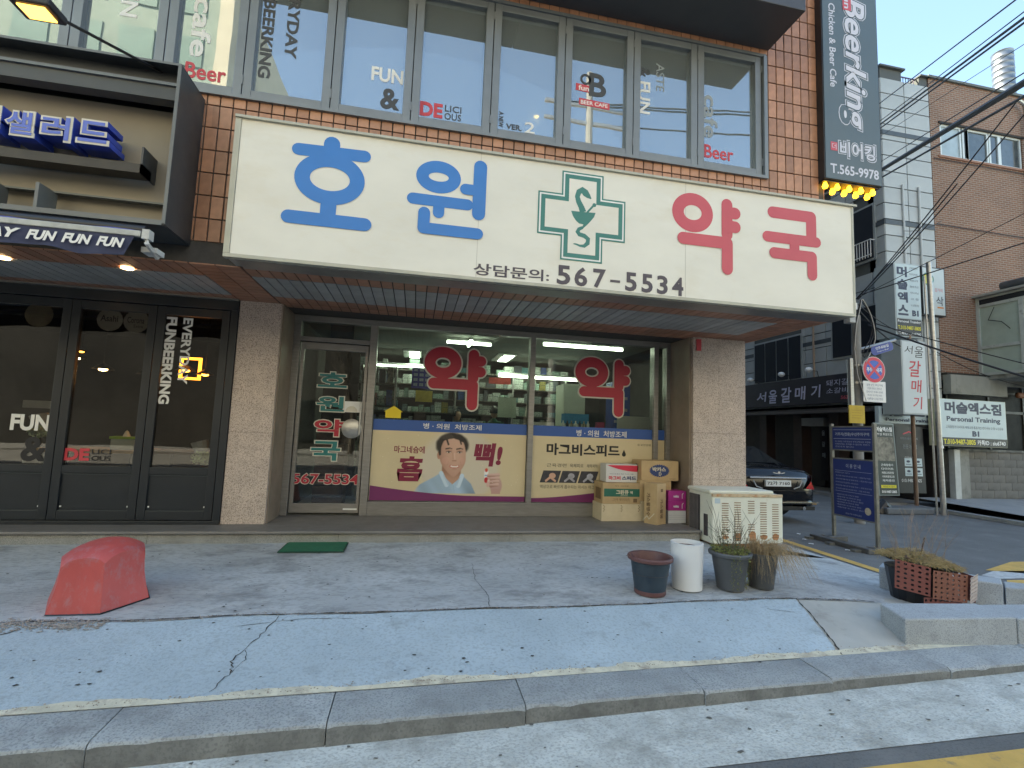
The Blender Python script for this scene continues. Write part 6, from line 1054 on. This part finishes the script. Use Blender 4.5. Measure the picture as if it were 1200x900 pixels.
# crate planter
t = thing('crate_planter', 'planter wrapped in perforated red plastic panels, full of dry plants, behind the granite block', 'planter', (4.80, 3.99, .05)); B().lathe([(0, 0), (.20, 0), (.25, .33), (.24, .33), (.0, .28)], (0.02, 0.03, 0), 20).obj('tub', BLACK, t)
def perf(u, w_, nu, nw, m_, f, name='perforated_panel'):
    b = B(); cu, cw = u / nu, w_ / nw; r_ = min(cu, cw) * .29
    for i in range(nu):
        for j in range(nw):
            cx, cy = (i + .5) * cu, (j + .5) * cw; sq = [(cx + cu / 2 * a, cy + cw / 2 * c) for a, c in ((1, 0), (1, 1), (0, 1), (-1, 1), (-1, 0), (-1, -1), (0, -1), (1, -1))]; oc = [(cx + r_ * 1.15 * math.cos(R(45 * k)), cy + r_ * .9 * math.sin(R(45 * k))) for k in range(8)]; b.add([f(x, y, 0) for x, y in sq + oc], [(k, (k + 1) % 8, (k + 1) % 8 + 8, k + 8) for k in range(8)]); b.add([f(x, y, 0) for x, y in oc] + [f(x, y, -.006) for x, y in oc], [(k, k + 8, (k + 1) % 8 + 8, (k + 1) % 8) for k in range(8)])
    return b.obj(name, m_, t)
RP = mat('faded_red_plastic', (.21, .075, .062), .55, .15, 5, rnd=.1); OP = mat('orange_red_plastic', (.25, .105, .07), .5, .12, 5); WP = mat('pale_pinkish_plastic', (.55, .46, .42), .5, .1, 5)
def pan(p0, p1, h0, nu, nw, m_): a, c = V(p0), V(p1); f_ = F(a - V(t.location), c - a, (-.10, -.14, 1)); perf((c - a).length, h0, nu, nw, m_, f_)
pan((4.35, 3.83, .265), (4.595, 3.71, .215), .265, 5, 6, RP); pan((4.60, 3.695, .205), (5.0, 3.71, .15), .26, 6, 6, OP); pan((5.005, 3.69, .145), (5.185, 3.76, .16), .245, 5, 7, WP); pan((4.545, 3.735, .10), (4.98, 3.74, .085), .11, 8, 2, RP); pan((5.19, 3.78, .12), (5.22, 4.2, .14), .25, 7, 6, RP)
B().sheet(lambda u, v: ((.37 - .30 * v + .012 * math.sin(u * 40)) * math.cos(u * 6.283) * .98 + .02, (.27 - .2 * v) * math.sin(u * 6.283), .385 + .05 * v + .008 * math.sin(u * 31) - .14 * (.37 - .30 * v) * math.cos(u * 6.283)), 36, 3).obj('liner', BLACK, t, smooth=True)
def zt(x): return .395 - .15 * x
b = B()
for _ in range(2200):
    a, r_ = rr(0, 6.28), math.sqrt(rr(0, 1)); x = .02 + .38 * r_ * math.cos(a); p = V((x, .29 * r_ * math.sin(a), zt(x) + rr(0, .12) * (1.2 - r_))); d = V((rr(-1, 1), rr(-1, 1), rr(-.5, .5))).normalized() * rr(.012, .05); b.tube([p - d, p + V((0, 0, .008)), p + d], .0016, 3, caps=False)
b.obj('dead_stalks', mat('straw_mix', (.36, .27, .13), .85, .45, 9), t, kind='stuff'); b = B()
for _ in range(1100):
    a, r_ = rr(0, 6.28), math.sqrt(rr(0, 1)); x = .02 + .37 * r_ * math.cos(a); p = V((x, .28 * r_ * math.sin(a), zt(x) + rr(0, .08) * (1.2 - r_))); d = V((rr(-1, 1), rr(-1, 1), rr(-.2, 1))).normalized() * rr(.008, .02); e = d.cross(V((0, .3, 1))).normalized() * .005; b.add([p - d, p + e, p + d, p - e], [(0, 1, 2, 3)])
b.obj('moss', mat('olive_moss', (.22, .21, .06), .8, .35, 12), t, kind='stuff'); twigs(24, .26, .22, .6, .35, .0028, .40, 3).obj('bare_twigs', mat('pale_twig', (.26, .20, .16), .8, .3, 20), t)
b = B().tube([(-.36, -.2, .50), (-.2, -.1, .44), (-.02, .02, .36)], .011, 5); b.tube([(-.1, -.2, .40), (.15, .1, .37), (.3, .0, .38)], .009, 5); b.tube([(.08, .05, .36), (.1, .0, .62)], .007, 5); b.obj('thick_branch', mat('dark_branch', (.09, .06, .045), .85, .2, 12), t)
# ================================================================== PARKED CAR
def car(label, x, y):
    t = thing('parked_car', label, 'car', (x, y, 0)); PAINT = mat('black_car_paint', (.004, .004, .006), .12, 0, coat=.35, spec=.35); CHR = mat('chrome', (.7, .7, .7), .12, 0, metal=1); TG = mat('car_glass', (.006, .007, .009), .05, 0, spec=.5); L_ = 4.9
    # stations along the length: y, half width, belt height, deck height, sill height
    st = [(0, .70, .60, .64, .36), (.02, .80, .80, .84, .30), (.07, .865, .93, .99, .26), (.18, .905, .97, 1.03, .24), (.45, .92, .985, 1.055, .23), (.8, .925, .985, 1.06, .24), (1.5, .925, .97, 1.03, .21), (3.0, .925, .94, 1.0, .21), (3.6, .92, .92, .985, .21), (4.3, .90, .86, .90, .24), (4.7, .86, .76, .80, .24), (4.9, .70, .60, .64, .3)]
    b = B(); n = 9
    for (yy, hw, bz, dz, sz) in st:
        half = [(hw * .90, sz), (hw * .985, sz + .08), (hw, (sz + bz) / 2 - .03), (hw * .995, (sz + bz) / 2 + .03), (hw * .965, bz - .06), (hw * .90, bz), (hw * .78, dz - .012), (hw * .45, dz + .004), (0, dz + .010)]
        for q in half + [(-a, c) for a, c in half[-2::-1]]: b.v.append((q[0], yy + (.0 if yy > .3 else (1 - abs(q[0]) / hw) * -.05), q[1]))
    m_ = 2 * n - 1
    for i in range(len(st) - 1):
        for j in range(m_ - 1): b.f.append((i * m_ + j, i * m_ + j + 1, (i + 1) * m_ + j + 1, (i + 1) * m_ + j))
    b.f.append(tuple(range(m_))); o = b.obj('body', PAINT, t, smooth=True); o.data.set_sharp_from_angle(angle=R(55))
    gs = [(.62, .80, 1.045, .76), (.95, .745, 1.20, .70), (1.35, .66, 1.39, .60), (1.7, .63, 1.44, .55), (2.6, .63, 1.45, .55), (3.0, .66, 1.38, .6), (3.75, .80, 1.0, .78)]; b = B()
    for yy, hw, tz, _ in gs:
        for q in ((.86, .96), (hw + .05, (tz + .96) / 2 + .02), (hw, tz - .04), (hw * .85, tz), (0, tz + .015), (-hw * .85, tz), (-hw, tz - .04), (-hw - .05, (tz + .96) / 2 + .02), (-.86, .96)): b.v.append((q[0], yy, q[1]))
    for i in range(len(gs) - 1):
        for j in range(8): b.f.append((i * 9 + j, i * 9 + j + 1, (i + 1) * 9 + j + 1, (i + 1) * 9 + j))
    b.f.append(tuple(range(9))); b.obj('cabin', PAINT, t, smooth=True)
    b = B(); b.add([(-.66, .70, 1.085), (.66, .70, 1.085), (.56, 1.33, 1.395), (-.56, 1.33, 1.395)], [(0, 1, 2, 3)]); b.v = [(a, c - .012, d + .012) for a, c, d in b.v]; b.obj('rear_window', TG, t)
    for s_ in (-1, 1): B().add([(s_ * .835, .95, 1.02), (s_ * .835, 3.4, 1.0), (s_ * .70, 2.8, 1.36), (s_ * .70, 1.5, 1.38)], [(0, 1, 2, 3)]).obj('side_window', TG, t)
    f = F((0, -.056, 0)); B().fbox(f, -.60, .60, .845, .872, -.06, .012).obj('chrome_bar', CHR, t, bevel=.004); B().fbox(f, -.27, .27, .70, .815, -.04, .006).obj('licence_plate', mat('plate_white', (.68, .70, .70), .4, 0), t); B().text(f, '72가 7160', -.24, .725, .24, .795, .008, bold=.02).obj('lettering', BLACK, t)
    B().fbox(f, -.88, .88, .395, .41, -.10, -.004).obj('chrome_strip', CHR, t); B().fbox(f, -.80, .80, .26, .33, -.06, -.02).obj('lower_valance', BLACK, t); B().fbox(f, -.79, .79, .615, .622, -.06, .004).obj('bumper_seam', BLACK, t)
    b = B(); b.stroke(f, [(-.12, .955), (-.04, .94), (0, .965), (.04, .94), (.12, .955)], .014, .02); b.disc(f, 0, .955, .025, .024); b.obj('badge', CHR, t)
    for s_ in (-1, 1):
        b = B(); b.add([(s_ * .60, .0, .66), (s_ * .80, .015, .65), (s_ * .905, .17, .66), (s_ * .925, .26, .70), (s_ * .90, .18, .90), (s_ * .86, .10, .97), (s_ * .80, .05, .93), (s_ * .72, .0, .80)], [tuple(range(8))]); b.v = [(a * 1.012, c - .035, d) for a, c, d in b.v]; b.obj('tail_light', mat('tail_lamp_red', (.45, .015, .02), .15, .1, 9, coat=1), t)
        B().stroke(f, [(s_ * .34, .66), (s_ * .46, .70), (s_ * .52, .80)], .022, -.004).obj('chrome_trim', CHR, t); B().tube([(s_ * .55, -.06, .30), (s_ * .55, .1, .30)], .035, 10).obj('exhaust', CHR, t); B().box(s_ * .84 - .06, s_ * .84 + .06, .03, .06, .36, .40).obj('reflector', mat('amber_reflector', (.6, .35, .1), .3, 0), t)
        for yy in (1.0, 3.85):
            w_ = B().lathe([(.33, -.10), (.345, -.07), (.345, .07), (.33, .10), (.24, .10), (.22, .06), (0, .05)], (s_ * .80, yy, .345), 28, axis=V((s_, 0, 0)).to_track_quat('Z', 'Y')).obj('wheel', mat('tyre_rubber', (.02, .02, .02), .8, 0), t, smooth=True); B().lathe([(.225, .085), (.2, .10), (.05, .07), (0, .075)], (s_ * .80, yy, .345), 20, axis=V((s_, 0, 0)).to_track_quat('Z', 'Y')).obj('rim', CHR, w_, smooth=True)
    B().box(-.78, .78, .5, 4.5, .2, .4).obj('underbody', BLACK, t)
    return t
car('black saloon car seen from behind, parked in the side street by the grey building', 6.74, 8.22)

# ================================================================== OVERHEAD CABLES
def cable(p0, p1, r_, label, sag=.15, ext=.0, group=None, name='overhead_cable', m_=CABLE):
    p0, p1 = V(p0), V(p1); d = p1 - p0; a, c = p0 - d * ext, p1 + d * ext; pts = [a.lerp(c, i / 12) + V((0, 0, -sag * math.sin(math.pi * i / 12))) for i in range(13)]; b = B().tube(pts, r_, 6); return b.obj(name, m_, smooth=True, label=label, category='cable', **({'group': group} if group else {}))
cable((10.516, 9.2, 9.707), (6.823, 4.2, 6.952), .010, 'highest thin overhead cable crossing the open sky beside the slate blue sign', .0, .15)
cable((10.498, 9.2, 9.248), (6.945, 4.2, 6.824), .008, 'thin cable running just above the medium black cables over the roof notch', .0, .15)
cable((10.495, 9.2, 9.16), (6.939, 4.2, 6.743), .017, 'upper of the two medium black cables over the roof notch', .0, .15); cable((10.49, 9.2, 9.06), (6.95, 4.2, 6.69), .014, 'lower of the two medium black cables over the roof notch', .0, .15)
cable((10.482, 9.2, 8.858), (8.227, 5, 7.316), .005, 'hair thin cable below the medium black pair', .0, .1)
cable((10.497, 9.2, 8.027), (6.872, 4.2, 5.894), .042, 'thickest black cable bundle crossing the brick house windows', .0, .15, name='cable_bundle'); cable((10.489, 9.2, 7.836), (6.858, 4.2, 5.719), .018, 'black cable running right under the thickest bundle', .0, .15); cable((10.505, 9.2, 8.24), (6.879, 4.2, 6.02), .008, 'thin cable running right above the thickest bundle', .0, .15)
for i, (p1, l_) in enumerate((((8.297, 6, 5.755), 'steep cable rising from the utility pole towards the brick house windows, left strand'), ((8.1, 5, 6.5), 'steep cable rising from the utility pole towards the brick house windows, middle strand'), ((8.35, 5, 6.45), 'steep cable rising from the utility pole towards the brick house windows, right strand'))): cable((8.72 + .03 * i, 8.3, 4.5), p1, .010, l_, .05)
cable((8.874, 8.3, 4.615), (9.9, 5, 5.05), .010, 'nearly level black cable from the utility pole across the lower brick wall', .0); cable((8.726, 8.3, 4.512), (9.9, 5, 5.75), .006, 'thin grey cable fanning above the level one from the utility pole', .0)
cable((9.266, 8.3, 3.931), (9.403, 6, 2.72), .018, 'black cable bundle sagging down in front of the glazed bay', .03, .1); cable((9.1, 8.3, 4.05), (10.3, 6.2, 2.9), .010, 'thin black cable sagging beside the bundle in front of the bay', .03, .1); cable((8.767, 8.3, 4.3), (11.6, 9.8, 3.95), .014, 'short black cable from the utility pole to the vertical gym sign', .1); cable((8.767, 8.3, 4.4), (11.6, 9.8, 4.3), .008, 'short thin cable from the utility pole to the bottom of the gym sign', .06)
cable((12.4, 10.3, 7.2), (13.7, 10.35, 7.65), .008, 'short sagging wire between the white pipes and the brick house', .1); cable((12.7, 10.35, 4.3), (16.5, 10.2, 3.2), .010, 'black wire drooping along the foot of the brick wall', .2)

# ================================================================== ACROSS THE MAIN STREET (for the window reflections, plus a terrace shaped to bounce sunlight)
op = thing('apartment_block', 'tall green grey apartment block across the main street, mirrored in the left windows', 'building', (-20, -17.5, 0)); CRM = mat('green_grey_cladding', (.22, .29, .235), .7, .15, 1)
o = B().box(-25, 9.0, -14, 0, 0, 26).obj('wall', CRM, op); WG = mat('green_window_glass', (.16, .26, .21), .3, .2, 1); B().box(8.5, 9.2, -13.9, .12, 0, 26.1).obj('end_strip', mat('cream_render', (.62, .56, .42), .8, .1, 1), op)
pw = None
for i in range(14):
    for j in range(8):
        if pw is None: pw = q = B().box(-.8, .8, 0, .05, 0, 1.7).obj('window', WG, op)
        else: q = copyto(pw, op)
        q.location = (-23.5 + 2.35 * i, 0, 2 + 3 * j)
lo = thing('bounce_shop_row', 'long pale terrace across the main street, shaped to bounce sun, dark shopfronts mirrored in windows', 'building', (8, -15, 0)); B().box(-60, 30, -10, -.02, 0, 6).obj('shop_wall', mat('shop_row_wall', (.03, .028, .026), .8, .6, .4), lo); B().box(-60, 30, -10, 0, 6, 15.5).obj('wall', mat('bounce_terrace_render', (.68, .62, .52), .85, .06, .5), lo); B().box(-60.1, 30.1, -10.1, .1, 15.5, 15.8).obj('roof', SLATE, lo)  # unseen upper storeys made tall and pale to bounce sunlight onto the shaded street
structure(B().box(-60, 60, -11, -4.5, .0, .03).obj('far_lane', mat('pale_concrete_road', (.14, .135, .13), .9, .1, .6)))
for i in range(12): B().box(-15 + 3.8 * i, -12 + 3.8 * i, 0, .05, .6, 2.8).obj('window', mat('shop_row_glass', (.012, .014, .016), .4, .3, .6), lo)
structure(B().box(-40, 40, -14.9, -11, 0, .12).obj('far_sidewalk', mat('far_paving', (.17, .165, .16), .9, .2, 1)))
t = thing('street_tree', 'bare street tree across the main street', 'tree', (-3.0, -11.5, 0)); BARK = mat('bark', (.09, .075, .06), .9, .3, 8)
def tree(t, h, sd_):
    random.seed(sd_); B().tube([(0, 0, 0), (.05, 0, 1.2), (0, .1, 2.4)], .13, 8, r1=.09).obj('trunk', BARK, t, smooth=True); b = B()
    def grow(p, d, L_, r_, n):
        q = p + d * L_; m_ = p.lerp(q, .5) + V((rr(-.06, .06), rr(-.06, .06), 0)) * L_; b.tube([p, m_, q], r_, 4, r1=r_ * .6, caps=False)
        if n:
            for _ in range(3): grow(q, (d + V((rr(-.7, .7), rr(-.7, .7), rr(-.1, .5)))).normalized(), L_ * .72, r_ * .58, n - 1)
    for _ in range(5): grow(V((0, .1, 2.3)), V((rr(-.7, .7), rr(-.7, .7), 1)).normalized(), h * .24, .05, 4)
    b.obj('crown', BARK, t)
tree(t, 6, 3); t2 = thing('street_tree', 'second bare street tree across the main street, further right', 'tree', (5.5, -11.2, 0)); tree(t2, 6, 5)
t = thing('timber_utility_pole', 'tall utility pole with two crossarms across the main street', 'pole', (5.3, -5.6, 0)); B().tube([(0, 0, 0), (0, 0, 14)], .16, 10, r1=.11).obj('post', mat('pole_concrete', (.26, .26, .25)), t)
for z in (12.1, 12.7): B().box(-1.6, 1.3, -.05, .05, z, z + .1).obj('crossarm', STEELP, t)
for i, (x0, z0) in enumerate(((4.0, 12.8), (5.0, 12.8), (6.2, 12.2))): cable((x0, -5.6, z0), (x0 + 20, -4.6, z0 + 3), .03, 'long power line behind the camera, %s from the crossarm' % ('first', 'second', 'third')[i], .6)
